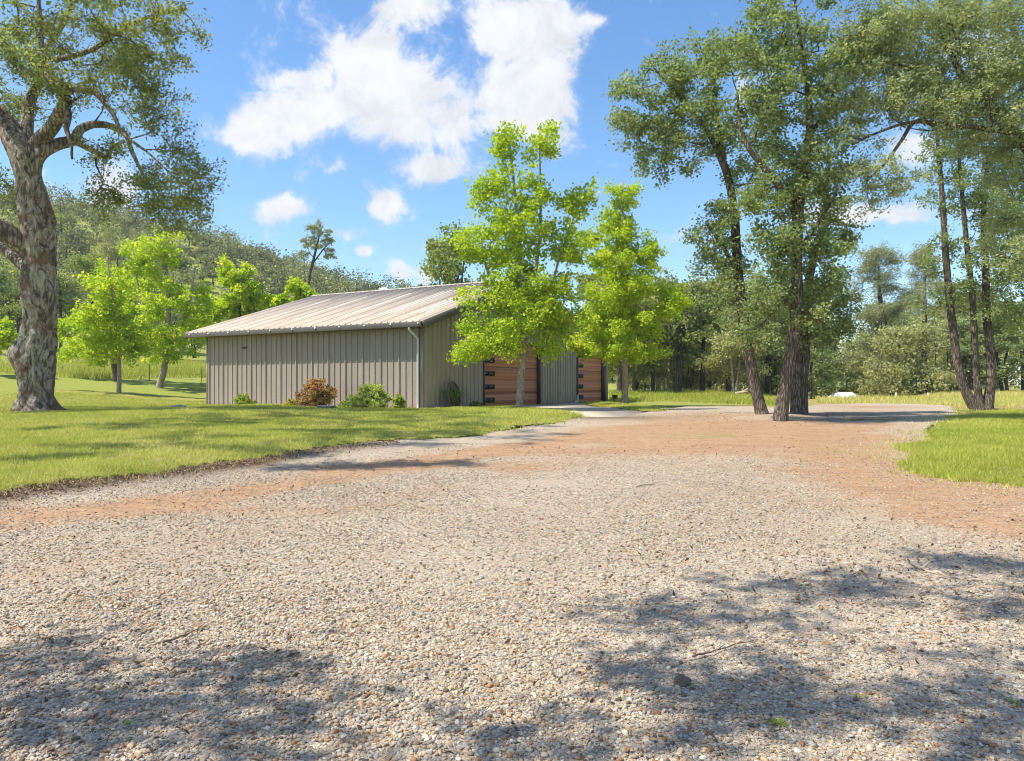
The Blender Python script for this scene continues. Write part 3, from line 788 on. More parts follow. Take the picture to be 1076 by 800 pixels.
# concrete apron in front of the doors
apw = []
for a, b in ap_poly: apw.append(G(a, b))
apw = np.array(apw); top = apw.copy(); top[:, 2] = terrain(apw[:, 0], apw[:, 1]) + .075; bot = apw.copy(); bot[:, 2] -= .15
n = len(apw)
# set the side along the wall by shed coordinates
for i, (b_) in ((0, 3.6), (1, 9.9), (2, 14.3)):
    q = bw(-.07, b_, 0); top[i] = q + np.array([0, 0, .06]); bot[i] = q - np.array([0, 0, .2])
o = mesh_obj('concrete_path', np.concatenate([top, bot]), [tuple(range(n))[::-1]] + [(i, (i + 1) % n, n + (i + 1) % n, n + i) for i in range(n)], M['concrete'])
tag(o, 'pale concrete apron in front of the garage doors', 'apron', kind='structure')
# ------------------------------------------------------------------ the old oak on the left lawn
YO = 24.3
b0 = G(38, 438); b0[2] -= .12
def W(px, py, dY=0.): return P(px, py, YO + dY)
def limb(rows):  # px, py, half width px, depth offset
    return np.array([(*W(r[0], r[1], r[3] if len(r) > 3 else 0), r[2] * YO / F) for r in rows])
OL = [
 limb([(39, 446, 23), (38, 432, 18), (37, 410, 15.5), (37, 375, 17.5), (39, 350, 16), (41, 320, 16), (43, 290, 15), (42, 262, 15.5), (38, 235, 15), (34, 210, 13.5), (29, 185, 12), (20, 158, 12), (6, 132, 10, .3), (-14, 105, 8.5, .6), (-34, 66, 7, 1), (-50, 20, 5.5, 1.3), (-60, -40, 3.5, 1.6)]),
 limb([(40, 268, 10), (30, 262, 11), (14, 250, 11, -.3), (-4, 238, 10, -.6), (-40, 218, 8.5, -1.2), (-90, 190, 7, -2), (-150, 150, 5, -2.6), (-210, 120, 3, -3)]),
 limb([(36, 290, 6), (22, 277, 6, .4), (2, 262, 5.5, .9), (-30, 250, 5, 1.6), (-80, 240, 4, 2.5), (-130, 215, 2.6, 3)]),
 limb([(32, 200, 9), (33, 175, 9.5), (38, 152, 8), (52, 135, 7, -.3), (62, 119, 6.5, -.6), (67, 107, 6, -.8), (60, 94, 5, -.7), (46, 78, 4.5, -.5), (36, 55, 3.6, -.3), (34, 20, 2.6, 0), (30, -30, 1.6, .3)]),
 limb([(36, 172, 7), (44, 160, 7), (58, 152, 6.5, .3), (76, 146, 5.6, .7), (84, 134, 4.6, .9), (106, 130, 3.8, 1.2), (128, 140, 3, 1.5), (136, 160, 2.3, 1.6), (146, 182, 1.7, 1.7), (160, 206, 1.2, 1.8), (178, 226, .6, 1.9)]),
 limb([(76, 147, 4, .7), (96, 158, 3, .4), (112, 166, 2.3, .2), (119, 155, 1.6, .1), (132, 150, 1.1, 0)]),
 limb([(66, 107, 4, -.8), (72, 120, 3.4, -1), (71, 134, 2.6, -1.2), (76, 150, 1.8, -1.3), (78, 166, 1.1, -1.4)]),
 limb([(56, 88, 4.4, -.6), (78, 93, 3.8, -1), (100, 97, 3.2, -1.4), (118, 118, 2.2, -1.8), (130, 140, 1.6, -2), (156, 160, 1.1, -2.2), (184, 186, .6, -2.4)]),
 limb([(34, 55, 3.2, -.3), (60, 62, 2.8, -.8), (96, 52, 2.4, -1.3), (128, 30, 2, -1.6), (160, 16, 1.6, -2), (196, 8, 1., -2.2)]),
 limb([(26, 165, 7, .2), (28, 140, 6.5, .6), (30, 112, 6, 1), (38, 92, 5, 1.2), (44, 60, 4, 1.4), (70, 20, 3, 1.8), (92, -40, 2, 2.2)]),
 limb([(-34, 66, 5.4, 1), (-80, 40, 4.5, 1), (-140, 0, 3.5, .5), (-200, -50, 2.2, 0)]),
 limb([(-14, 105, 5.4, .6), (-30, 70, 5.4, -1), (-30, 20, 4.8, -3), (-20, -60, 4, -5.5), (0, -140, 3, -8), (20, -210, 2, -10)]),
]
OE = [E(20, 60, YO, 70, 60, 3., 46), E(90, 70, YO - 1, 60, 50, 2.4, 46), E(150, 40, YO - 1.5, 55, 36, 1.6, 26), E(40, 10, YO, 100, 40, 3., 40), E(150, 100, YO - 1.5, 45, 45, 1.4, 20), E(192, 190, YO - .5, 38, 42, 1.4, 22),
      E(150, 195, YO + 1, 36, 30, 1.2, 14), E(110, 215, YO + .5, 30, 22, 1.1, 8), E(186, 18, YO - 2, 30, 24, 1, 9), E(170, 128, YO - 1.6, 30, 22, 1.2, 9), E(112, 150, YO, 44, 26, 1.4, 8), E(188, 228, YO + 1.5, 26, 18, 1., 12), E(160, 215, YO + 1.6, 24, 18, 1., 8), E(205, 200, YO - 1, 22, 26, 1., 9), E(-90, 70, YO, 130, 80, 3.5, 60), E(-130, 200, YO - 1, 90, 60, 3, 30), E(0, 190, YO + .5, 26, 40, 1.4, 7),
      E(-20, -80, YO - 4, 180, 80, 4., 70), E(60, -150, YO - 7, 160, 80, 3.5, 46), E(-160, -120, YO - 8, 150, 90, 3.5, 50), E(30, 120, YO + 2, 36, 26, 1.2, 8), E(20, -230, YO - 10.5, 170, 70, 2.6, 34), E(-100, -260, YO - 12, 150, 60, 2.4, 22)]
old_oak = grow_tree('oak_tree', b0, [OL[0]], OE[:1], M['big_leaf'], M['bark_old'], 'huge old oak with pale gnarled trunk standing on the left lawn', seed=3, leaves=10) if False else None

def oak_with_limbs():
    """limbs grow from the remeshed trunk"""
    r = grow_tree('oak_tree', b0, OL[1:], OE, M['big_leaf'], M['bark_old'], 'huge old oak with pale gnarled hollow trunk standing on the left lawn', 'tree', None, 3, leaves=80000, lsize=.1, aspect=.55,
                  clump_r=.5, tip_r=.013, min_h=3.8, twigs=4, up=.18, droop=.25, trunk_k=12, trunk_name='limbs', rough_trunk=.22, maxr=.075)
    # massive trunk: lofted rings with lobes, burls and hollows
    q = smooth_poly(OL[0], 26); p = q[:, :3] - b0; rad = q[:, 3]; k = 96
    t_ = np.gradient(p, axis=0); t_ /= np.linalg.norm(t_, axis=1)[:, None]
    ang = np.arange(k) / k * 2 * math.pi; ref = np.array([1., 0, 0]); V = []
    for i in range(len(p)):
        ref = ref - t_[i] * ref.dot(t_[i]); ref /= np.linalg.norm(ref); bb = np.cross(t_[i], ref)
        h = p[i, 2]
        for a in ang:
            dr = ref * math.cos(a) + bb * math.sin(a)
            fl = math.exp(-max(h, 0) / .38)
            rr = rad[i] * (1 + fl * (.42 + .3 * math.sin(a * 5 + 1.1) + .16 * math.sin(a * 9)))
            s = p[i] + dr * rad[i]
            n1 = mnoise.noise(Vector((s[0] * 1.3, s[1] * 1.3, s[2] * .7 + 4))); n2 = mnoise.noise(Vector((s[0] * 3.6, s[1] * 3.6, s[2] * 1.5)))
            n3 = mnoise.noise(Vector((s[0] * 9, s[1] * 9, s[2] * 3.5)))
            n4 = mnoise.noise(Vector((s[0] * 14, s[1] * 14, s[2] * 3.))); rr *= 1 + .2 * n1 + .15 * n2 - .12 * abs(n3) - .07 * abs(n4) + .045 * math.sin(a * 7 + h * 1.2 + 2 * n1) + .05
            V.append(p[i] + dr * rr)
    # burls and knots (centre in px, size, push)
    V = np.array(V)
    for (x, y, s, am, dy) in [(17, 371, .38, .22, -.2), (60, 282, .22, .2, -.1), (30, 317, .16, .16, -.55), (50, 248, .3, -.2, -.5), (27, 232, .22, -.18, -.5), (34, 345, .22, -.1, -.55), (43, 305, .18, -.12, -.6), (22, 296, .2, .12, -.2), (40, 395, .25, .05, -.55)]:
        c = P(x, y, YO + dy) - b0; dd = np.linalg.norm(V - c, axis=1); wgt = np.exp(-(dd / s) ** 2)[:, None]
        ax = np.interp(V[:, 2], p[:, 2], p[:, 0]); ay = np.interp(V[:, 2], p[:, 2], p[:, 1])
        out = np.stack([V[:, 0] - ax, V[:, 1] - ay, V[:, 2] * 0], 1); out /= np.linalg.norm(out, axis=1)[:, None] + 1e-6
        V = V + out * wgt * am
    Fq = []
    for i in range(len(p) - 1):
        for j in range(k): Fq.append((i * k + j, i * k + (j + 1) % k, (i + 1) * k + (j + 1) % k, (i + 1) * k + j))
    mesh_obj('trunk', V, np.array(Fq), M['trunk_old'], r, True)
    return r

def mat_trunk_old():
    t = NT('old gnarled trunk'); v = t.obj(); st_ = t.obj((6, 6, 1.5))
    n1 = t.noise(st_, 1.6, 9, .72, dist=.8); n2 = t.noise(v, 1.1, 5, .6, dist=.5); n3 = t.noise(v, 18., 6, .7); n4 = t.noise(t.obj((1.6, 1.6, .9)), 1.5, 9, .72, dist=2.)
    c = t.ramp(n1, [(.3, (.06, .046, .034)), (.42, (.26, .22, .175)), (.56, (.46, .41, .345)), (.78, (.62, .57, .5))])
    c = t.mix(t.ramp(n4, [(.475, 0.), (.57, .8)]), c, (.035, .025, .018))
    c = t.mix(t.ramp(n2, [(.5, 0.), (.6, .7)]), c, (.2, .1, .055))
    z = t.n('ShaderNodeSeparateXYZ', {0: v}).outputs[2]
    c = t.mix(t.math('MULTIPLY', t.ramp(z, [(.1, 1.), (.6, 0.)]), .75), c, (.1, .068, .045))
    h = t.math('ADD', n1, t.math('MULTIPLY', n3, .35))
    return t.out(t.principled(c, .93, .15, t.bump(h, 1., .07)))
M['trunk_old'] = mat_trunk_old()
oak_with_limbs()

# ------------------------------------------------------------------ the two young maples by the shed
m1 = G(546, 433); YM = m1[1]; m1[2] -= .04
tk = T([(546, 436, 5.2), (545.5, 430, 4.0), (547, 405, 3.7), (549, 380, 3.5), (551, 345, 3.2), (548, 300, 2.8), (545, 250, 2.2), (541, 205, 1.6), (537, 165, 1.), (533, 132, .5)], YM)
tk2 = T([(549, 335, 2.), (560, 300, 1.7), (567, 250, 1.4), (568, 200, 1.1), (567, 160, .7), (568, 132, .4)], YM)
tk3 = T([(548, 350, 1.9), (530, 320, 1.6), (512, 285, 1.2), (505, 250, .9)], YM)
tk4 = T([(551, 350, 1.9), (575, 310, 1.5), (590, 265, 1.1), (606, 220, .8)], YM)
e = [E(534, 155, YM, 15, 26, .5, 8), E(568, 158, YM, 15, 26, .5, 8), E(550, 205, YM, 40, 30, 1.3, 20), E(513, 200, YM, 16, 24, .6, 7), E(600, 205, YM, 18, 24, .7, 8), E(548, 258, YM, 60, 34, 1.8, 36), E(500, 262, YM, 28, 20, 1.1, 12), E(540, 310, YM, 62, 34, 2., 44), E(535, 348, YM, 58, 18, 1.8, 24), E(575, 325, YM, 36, 36, 1.6, 24), E(497, 367, YM - .6, 20, 10, .9, 8), E(580, 366, YM, 22, 8, 1., 7), E(525, 368, YM - .8, 24, 7, .8, 6), E(600, 258, YM, 22, 26, .8, 9)]
grow_tree('maple_tree', m1, [tk, tk2, tk3, tk4], e, M['maple_leaf'], M['bark_pale'], 'tall young maple with airy yellow green crown before the wide garage door', 'tree', 'young maples beside the shed', 11, leaves=32000, lsize=.12, aspect=.85, clump_r=.52, tip_r=.009, min_h=1.7, twigs=4, up=.35, rough_trunk=.04, maxr=.04)
m2 = G(656, 428); YN = m2[1]; m2[2] -= .04
tk = T([(656, 431, 5), (656, 426, 3.8), (657, 405, 3.4), (656, 380, 3.2), (655, 340, 2.8), (654, 290, 2.1), (654, 240, 1.4), (654, 190, .5)], YN)
e = [E(655, 205, YN, 10, 22, .5, 7), E(655, 240, YN, 25, 22, 1., 16), E(652, 275, YN, 36, 24, 1.4, 28), E(655, 310, YN, 46, 24, 1.8, 40), E(655, 342, YN, 47, 20, 1.9, 42), E(660, 370, YN, 46, 12, 1.8, 26), E(622, 362, YN, 22, 14, 1., 10), E(703, 318, YN, 22, 22, 1.1, 14), E(622, 255, YN, 12, 16, .6, 5), E(686, 262, YN, 12, 14, .6, 5)]
grow_tree('maple_tree', m2, [tk], e, M['maple_leaf_b'], M['bark_pale'], 'conical young maple with dense bright lime crown beyond the far garage door', 'tree', 'young maples beside the shed', 12, leaves=42000, lsize=.115, aspect=.85, clump_r=.5, tip_r=.008, min_h=1.6, twigs=4, up=.4, rough_trunk=.04, maxr=.035)

# ------------------------------------------------------------------ lime maples behind the old oak
def left_maple(px, py, tops, ells, lab, seed, leaves, dark=False, hw=3.):
    b = G(px, py); y = b[1]; b[2] -= .04
    tr = [T([(r[0], r[1], r[2]) for r in s], y) for s in tops]
    grow_tree('maple_tree', b, tr, [E(c[0], c[1], y + (c[5] if len(c) > 5 else 0), c[2], c[3], c[2] * y / F, c[4]) for c in ells], M['maple_leaf_b' if not dark else 'maple_leaf'], M['bark_far'] if dark else M['bark_pale'], lab, 'tree', 'lime green maples behind the old oak', seed, leaves=int(leaves * .9), lsize=.155, aspect=.8, clump_r=.55, tip_r=.011, min_h=1.2, twigs=4, up=.35, rough_trunk=.04, maxr=.05)
left_maple(125, 416, [[(125, 418, 3), (125, 412, 2.4), (125, 385, 2.1), (122, 350, 1.7), (118, 310, 1.2), (112, 270, .6)]], [(118, 300, 22, 22, 14), (112, 335, 34, 20, 26), (112, 368, 42, 18, 30), (85, 372, 20, 14, 9), (140, 355, 22, 18, 14)], 'small lime maple with thin straight pale stem, nearest of the maples behind the old oak', 21, 13000)
left_maple(168, 408, [[(168, 410, 4.4), (168, 404, 3.6), (173, 385, 3.2), (177, 350, 2.6), (176, 300, 2), (170, 255, .8)], [(174, 372, 2), (196, 330, 1.6), (205, 280, .9)], [(174, 372, 2), (150, 320, 1.5), (140, 275, .8)]], [(150, 275, 24, 26, 18), (178, 270, 22, 26, 16), (172, 315, 42, 24, 30), (178, 350, 46, 20, 30), (205, 320, 22, 34, 18), (185, 376, 34, 9, 12)], 'broad lime maple with leaning dark stem on the left meadow', 22, 17000)
left_maple(121, 401, [[(122, 403, 4), (122, 396, 3.2), (119, 375, 2.8), (118, 330, 2.2), (124, 270, .8)]], [(128, 300, 30, 24, 22), (100, 340, 30, 24, 20), (70, 350, 16, 16, 8), (140, 330, 30, 24, 18)], 'lime maple with short dark trunk at the fence', 23, 11000, True)
def far_point(px, Y): 
    x = (px - CX) / F * Y; return np.array([x, Y, float(terrain(x, Y))])
bq = far_point(250, 52.)
grow_tree('maple_tree', bq, [np.array([(*bq, .16), (*(bq + np.array([.1, 0, 3])), .12), (*(bq + np.array([.2, 0, 6.2])), .04)])], [E(252, 290, 52, 22, 20, 1.6, 18), E(255, 318, 30, 30, 16, 2., 0), E(258, 318, 52, 32, 18, 2.2, 26), E(228, 330, 52, 20, 18, 1.4, 12), E(275, 328, 52, 20, 14, 1.4, 10)], M['maple_leaf_b'], M['bark_far'], 'lime maple rising behind the low rear corner of the shed roof', 'tree', 'lime green maples behind the old oak', 24, leaves=13000, lsize=.22, aspect=.85, clump_r=.6, min_h=1.2, up=.35)
bq = far_point(313, 52.)
grow_tree('maple_tree', bq, [np.array([(*bq, .1), (*(bq + np.array([0, 0, 3.5])), .07), (*P(316, 300, 52), .02)])], [E(314, 306, 52, 12, 12, .8, 9), E(325, 312, 52, 14, 8, .8, 6), E(300, 316, 52, 14, 8, .8, 6)], M['maple_leaf_b'], M['bark_far'], 'small lime maple tip showing just above the shed roof near its ridge end', 'tree', 'lime green maples behind the old oak', 25, leaves=4500, lsize=.2, aspect=.85, clump_r=.5, min_h=1.2, up=.35)
bq = far_point(-6, 46.)
grow_tree('maple_tree', bq, [np.array([(*bq, .12), (*(bq + np.array([0, 0, 1.6])), .09), (*P(-8, 345, 46), .03)])], [E(0, 360, 46, 20, 14, 1.2, 14), E(-16, 350, 46, 20, 18, 1.2, 12)], M['maple_leaf_b'], M['bark_far'], 'lime maple cut by the left edge of the photo, beyond the old oak trunk', 'tree', 'lime green maples behind the old oak', 26, leaves=6000, lsize=.18, aspect=.85, clump_r=.5, min_h=.8, up=.3)

# ------------------------------------------------------------------ the three oaks in the driveway
def oak(px, py, trunks, ells, lab, seed, leaves, leaf='oak_leaf', **kw):
    b = G(px, py); y = b[1]; b[2] -= .06
    d = dict(lsize=.095, aspect=.7, clump_r=.42, tip_r=.010, min_h=2.2, twigs=4, up=.2, rough_trunk=.10, maxr=.07); d.update(kw)
    return grow_tree('oak_tree', b, [T(s, y) for s in trunks], [E(c[0], c[1], y + (c[6] if len(c) > 6 else 0), c[2], c[3], c[4], c[5]) for c in ells], M[leaf], M['bark'], lab, 'tree', 'oaks standing in the driveway', seed, leaves=leaves, **d)
oak(802, 440, [[(804, 446, 12), (801, 436, 7.6), (796, 415, 6.2), (789, 380, 5.8), (784, 350, 6), (779, 310, 5.6), (776, 270, 5), (774, 230, 4.8), (769, 195, 4.3), (760, 165, 3.9), (748, 140, 3.2), (730, 115, 2.6), (706, 88, 1.8), (690, 70, 1)], [(761, 168, 3), (752, 120, 2.2), (750, 80, 1.6), (735, 50, .9)], [(777, 290, 3), (760, 260, 2.2), (742, 235, 1.4)]],
    [(700, 85, 30, 30, 1., 22), (735, 70, 36, 30, 1.2, 26), (665, 130, 24, 26, .9, 13), (690, 140, 40, 28, 1.1, 24), (740, 130, 44, 34, 1.3, 36), (700, 175, 34, 16, .9, 10), (660, 98, 18, 20, .7, 7), (755, 230, 28, 30, 1., 14), (770, 280, 34, 26, 1.1, 18), (745, 255, 22, 16, .8, 7), (790, 170, 36, 40, 1.2, 20), (770, 320, 30, 18, 1., 8), (790, 350, 20, 20, 1., 6)],
    'oak in the driveway whose trunk leans left from its flared foot', 31, 25000)
oak(820, 445, [[(820, 451, 12), (820, 440, 8.4), (823, 415, 6.8), (827, 390, 6.2), (833, 355, 6), (837, 310, 5.8), (836, 260, 6), (838, 215, 6), (843, 180, 5), (848, 140, 4), (846, 95, 3), (838, 50, 2.2), (832, 10, 1.4), (830, -40, .8)], [(838, 225, 4.6), (822, 200, 4), (805, 178, 3.4), (788, 158, 2.6), (778, 130, 1.8), (776, 100, 1.1)], [(846, 150, 3), (868, 115, 2.2), (880, 80, 1.4), (885, 40, .8)], [(836, 270, 3), (856, 240, 2.2), (872, 215, 1.3)]],
    [(815, 40, 48, 40, 1.4, 40), (770, 70, 36, 36, 1.2, 24), (850, 90, 50, 44, 1.5, 40), (810, 120, 50, 40, 1.4, 36), (830, -20, 70, 36, 1.6, 26), (820, 190, 40, 40, 1.2, 28), (850, 170, 34, 36, 1.2, 22), (850, 250, 36, 30, 1.1, 22), (815, 260, 32, 34, 1.1, 24), (868, 300, 28, 26, .9, 14), (805, 310, 30, 30, 1., 20), (845, 330, 30, 26, 1., 18), (800, 210, 30, 26, 1., 14), (880, 200, 20, 24, .8, 8), (780, 345, 22, 16, .8, 7)],
    'tallest oak in the driveway, upright thick trunk in the middle', 32, 36000)
oak(838, 437, [[(838, 442, 10), (837, 432, 7), (836, 400, 5.8), (838, 360, 6.4), (846, 310, 5), (856, 265, 3.6), (866, 215, 2.2), (872, 160, 1)], [(843, 442, 9), (843, 432, 6.4), (843, 400, 6), (845, 365, 5.4), (842, 325, 4.4), (836, 285, 3), (826, 240, 1.6)]],
    [(866, 310, 30, 30, 1.2, 22), (880, 250, 26, 30, 1., 14), (850, 345, 30, 22, 1.1, 16), (862, 200, 30, 34, 1.1, 16), (825, 300, 30, 30, 1.1, 14), (876, 345, 22, 20, .9, 8)],
    'dark double stemmed oak rear of the driveway trio', 33, 16000)

# ------------------------------------------------------------------ right: triple stemmed oak and the leaning olive oak out of the frame edge
b = G(1030, 433); y = b[1]
grow_tree('oak_tree', b - np.array([0, 0, .05]), [T([(1028, 438, 11), (1026, 430, 7.5), (1014, 410, 4.6), (1006, 380, 4.3), (1001, 345, 4.0), (997, 310, 3.6), (994, 270, 3.3), (991, 225, 2.9), (988, 185, 2.3), (984, 140, 1.5)], y),
    T([(1030, 437, 7), (1029, 428, 5), (1026, 400, 3.4), (1023, 360, 3.2), (1020, 310, 3), (1015, 265, 2.6), (1010, 215, 2.2), (1006, 170, 1.6), (1002, 130, .9)], y), T([(1037, 437, 9), (1037, 429, 6.6), (1041, 405, 4.5), (1041, 370, 4.2), (1037, 330, 3.9), (1036, 285, 3.4), (1034, 240, 3), (1036, 190, 2.3), (1044, 140, 1.4)], y)],
    [E(1000, 190, y, 36, 40, 1.4, 22), E(1040, 200, y, 38, 50, 1.6, 30), E(1070, 260, y, 36, 50, 1.6, 30), E(1005, 270, y, 34, 40, 1.3, 16), E(1040, 310, y, 40, 40, 1.4, 18), E(1075, 180, y, 40, 50, 1.6, 24), E(985, 320, y, 26, 26, 1., 8), E(1010, 130, y, 60, 40, 1.8, 24), E(1080, 330, y, 30, 26, 1.2, 10), E(1066, 310, y, 26, 60, 1.2, 20), E(1050, 240, y - 1, 34, 40, 1.2, 16), E(1090, 100, y, 60, 60, 2, 24)],
    M['oak_leaf'], M['bark'], 'oak with three slender stems rising from one foot at the right lawn', 'tree', None, 41, leaves=30000, lsize=.1, aspect=.7, clump_r=.45, tip_r=.009, min_h=3., up=.2, rough_trunk=.08, maxr=.05)
Yb = 20.; bx = (1180 - CX) / F * Yb; bb = np.array([bx, Yb, float(terrain(bx, Yb)) - .05])
grow_tree('oak_tree', bb, [T([(1180, 455, 24), (1178, 430, 17), (1160, 330, 13), (1128, 240, 9), (1096, 180, 6.5), (1066, 140, 5), (1035, 105, 4), (1010, 80, 3.4), (990, 40, 2)], Yb), T([(1112, 232, 7), (1100, 150, 6), (1080, 80, 4), (1060, 10, 2.6), (1050, -60, 1.4)], Yb), T([(1066, 140, 3), (1010, 132, 2.2), (960, 128, 1.8), (920, 140, 1.3), (895, 152, .8)], Yb - .5), T([(1035, 105, 3), (985, 86, 2.2), (945, 70, 2.2), (905, 60, 1.4)], Yb + .5), T([(985, 132, 2.4), (962, 128, 2.1), (946, 150, 1.8), (930, 172, 1.4), (912, 190, .9)], Yb - .3), T([(1160, 330, 9), (1210, 260, 7), (1260, 180, 5), (1300, 100, 3)], Yb)],
    [E(960, 50, Yb, 74, 50, 1.5, 90), E(1060, 110, Yb - .6, 40, 60, 1.2, 40), E(990, 110, Yb - .4, 40, 30, 1., 26), E(1062, 250, Yb - .5, 26, 50, .9, 18), E(905, 35, Yb, 36, 34, 1., 24), E(900, 70, Yb, 44, 40, 1.2, 34), E(930, 110, Yb, 60, 24, 1.2, 34), E(1030, 60, Yb, 60, 60, 1.8, 62), E(1040, 130, Yb, 50, 40, 1.4, 34), E(990, 10, Yb, 100, 40, 1.8, 56), E(1060, -40, Yb, 120, 50, 2.2, 40), E(905, 170, Yb - .4, 36, 24, .8, 11), E(945, 190, Yb - .4, 24, 26, .7, 7), E(880, 130, Yb, 26, 26, .8, 10), E(1090, 180, Yb, 50, 60, 1.6, 36), E(1180, 80, Yb, 100, 110, 2.5, 40), E(1240, 220, Yb, 90, 80, 2.2, 24), E(1075, 230, Yb, 30, 30, 1.1, 10), E(910, 205, Yb - .3, 14, 20, .5, 4)],
    M['grey_leaf'], M['bark'], 'large olive grey oak reaching in over the lawn from beyond the right edge', 'tree', None, 42, leaves=90000, lsize=.09, aspect=.5, clump_r=.42, tip_r=.010, min_h=3., up=.15, droop=.2, rough_trunk=.1, maxr=.07)

# ------------------------------------------------------------------ trees beside and behind the camera that shade the foreground
def shade_oak(x, y, ells, lab, seed, leaves):
    z = float(terrain(x, y)); b = np.array([x, y, z - .05]); tops = [np.array(e[:3]) for e in ells]
    tr = [np.array([(*b, .45), (x, y, z + 2, .34), (x, y, z + 4.2, .28)])]
    for tp in tops[-2:]:
        tr.append(np.array([(x, y, z + 3.6, .2), (*(np.array([x, y, z + 5]) * .5 + tp * .5), .12), (*tp, .04)]))
    grow_tree('oak_tree', b, tr, ells, M['oak_leaf'], M['bark'], lab, 'tree', 'oaks that shade the near gravel', seed, leaves=leaves, lsize=.11, aspect=.65, clump_r=.45, tip_r=.008, min_h=3.4, maxr=.03)
SHX = math.cos(R(SEL)) / math.sin(R(SEL))
def shadow_at(px, py, h, rx, ry, rz, n):
    g = G(px, py); s = np.array([sdir[0], sdir[1], 0]) * SHX * h
    return (g[0] + s[0], g[1] + s[1], g[2] + h, rx, ry, rz, n)
shade_oak(-9.5, 1.0, [shadow_at(50, 765, 6.4, .8, .3, .4, 4), shadow_at(230, 712, 6.8, .7, .12, .3, 3), shadow_at(110, 700, 7.4, .7, .12, .3, 3), shadow_at(330, 780, 7.4, .5, .2, .3, 2), shadow_at(170, 760, 7, .7, .25, .3, 3), (-11, 0, 8, 2.2, 2., 2., 26), (-10, -1.5, 9, 2.5, 2.2, 1.6, 24)], 'oak off the left edge whose twigs shade the near gravel', 51, 4600)
shade_oak(-5.5, -2.5, [shadow_at(1000, 600, 9.2, 1.2, .2, .3, 6), shadow_at(850, 622, 8.6, 1., .2, .3, 5), shadow_at(770, 660, 8., .9, .2, .3, 5), shadow_at(1040, 645, 8.4, .8, .15, .3, 4), shadow_at(880, 740, 7.6, .8, .3, .4, 6), shadow_at(740, 745, 7.2, .5, .25, .3, 4), shadow_at(640, 790, 7.4, .6, .2, .3, 3), shadow_at(1040, 770, 7.8, .6, .25, .3, 4), (-7, -3, 9.5, 2.6, 2.2, 1.8, 30)], 'oak behind the viewer whose crown shades the near gravel', 52, 5600)
shade_oak(-22, 14, [shadow_at(130, 478, 7., 1.4, .45, .5, 9), shadow_at(235, 468, 8., 1.6, .4, .5, 9), shadow_at(340, 461, 9., 1.6, .5, .5, 8), shadow_at(60, 490, 6.5, 1., .25, .4, 6), shadow_at(280, 481, 8., 1.4, .25, .4, 7), shadow_at(150, 455, 8., 1.6, .6, .5, 8), shadow_at(250, 447, 9., 2., .6, .5, 9), shadow_at(390, 451, 10., 1.5, .7, .5, 7), shadow_at(430, 490, 9.6, 1.7, .3, .4, 12), shadow_at(330, 495, 8.8, 1.4, .25, .4, 9), shadow_at(60, 458, 7, 1.4, .5, .5, 6), (-22, 13, 9, 3., 3., 2., 30)], 'broad oak off the left edge whose crown dapples the lawn', 53, 15000)
# ------------------------------------------------------------------ woodland beyond: a few kinds, copied one by one
def kind(seed, h, w, leaf, bark, stems=1, low=.3, leaves=6500, ls=.24, aspect=.7, lean=0., pine=False, cr=.75):
    g = np.random.default_rng(seed); tr = []
    for s in range(stems):
        a = g.uniform(0, 6.28); sp = .0 if stems == 1 else .12 * h * g.uniform(.6, 1.3)
        x1 = math.cos(a) * sp + lean * h; y1 = math.sin(a) * sp
        r = h * .021 / math.sqrt(stems) * g.uniform(.8, 1.2)
        bx_ = 0 if stems == 1 else math.cos(a) * .18; by_ = 0 if stems == 1 else math.sin(a) * .18
        tr.append(np.array([(bx_, by_, 0, r * 1.5), (bx_ + x1 * .1, by_ + y1 * .1, h * .06, r), (x1 * .5 + g.normal() * .15, y1 * .5, h * .35, r * .8), (x1 + g.normal() * .2, y1, h * .65, r * .5), (x1 * 1.2, y1 * 1.2, h * .92, r * .15)]))
    el = []
    if pine:
        for k in range(13):
            f = (k + .5) / 13; wr = w * (1 - f) ** .5 * .95 + .25; a = g.uniform(0, 6.28)
            for q_ in range(3):
                a2_ = a + q_ * 2.1 + g.normal() * .3; w2_ = wr * g.uniform(.55, 1.1)
                el.append((math.cos(a2_) * w2_ * .7, math.sin(a2_) * w2_ * .7, h * (.3 + .7 * f) + g.normal() * .2, w2_ * .3 + .15, w2_ * .3 + .15, h * .03, 4))
    else:
        for k in range(11):
            a = g.uniform(0, 6.28); f = g.uniform(low, 1.); rr = w * (.62 if f < .75 else .4) * g.uniform(.5, 1.)
            el.append((lean * h * f + math.cos(a) * rr, math.sin(a) * rr, h * (f * .86), w * .42 * g.uniform(.7, 1.2), w * .42 * g.uniform(.7, 1.2), h * .1 * g.uniform(.7, 1.2), 12))
        el.append((lean * h * .8, 0, h * .86, w * .5, w * .5, h * .12, 14))
    nm = 'pine_tree' if pine else 'woodland_tree'
    return grow_tree(nm, (0, 0, 0), tr, el, M[leaf], M[bark], None, 'tree', None, seed, leaves=leaves, lsize=ls, aspect=aspect, clump_r=cr, tip_r=.016, min_h=h * .16, twigs=3, up=.2, trunk_k=8, rough_trunk=.12, sheen=.7, maxr=.09)
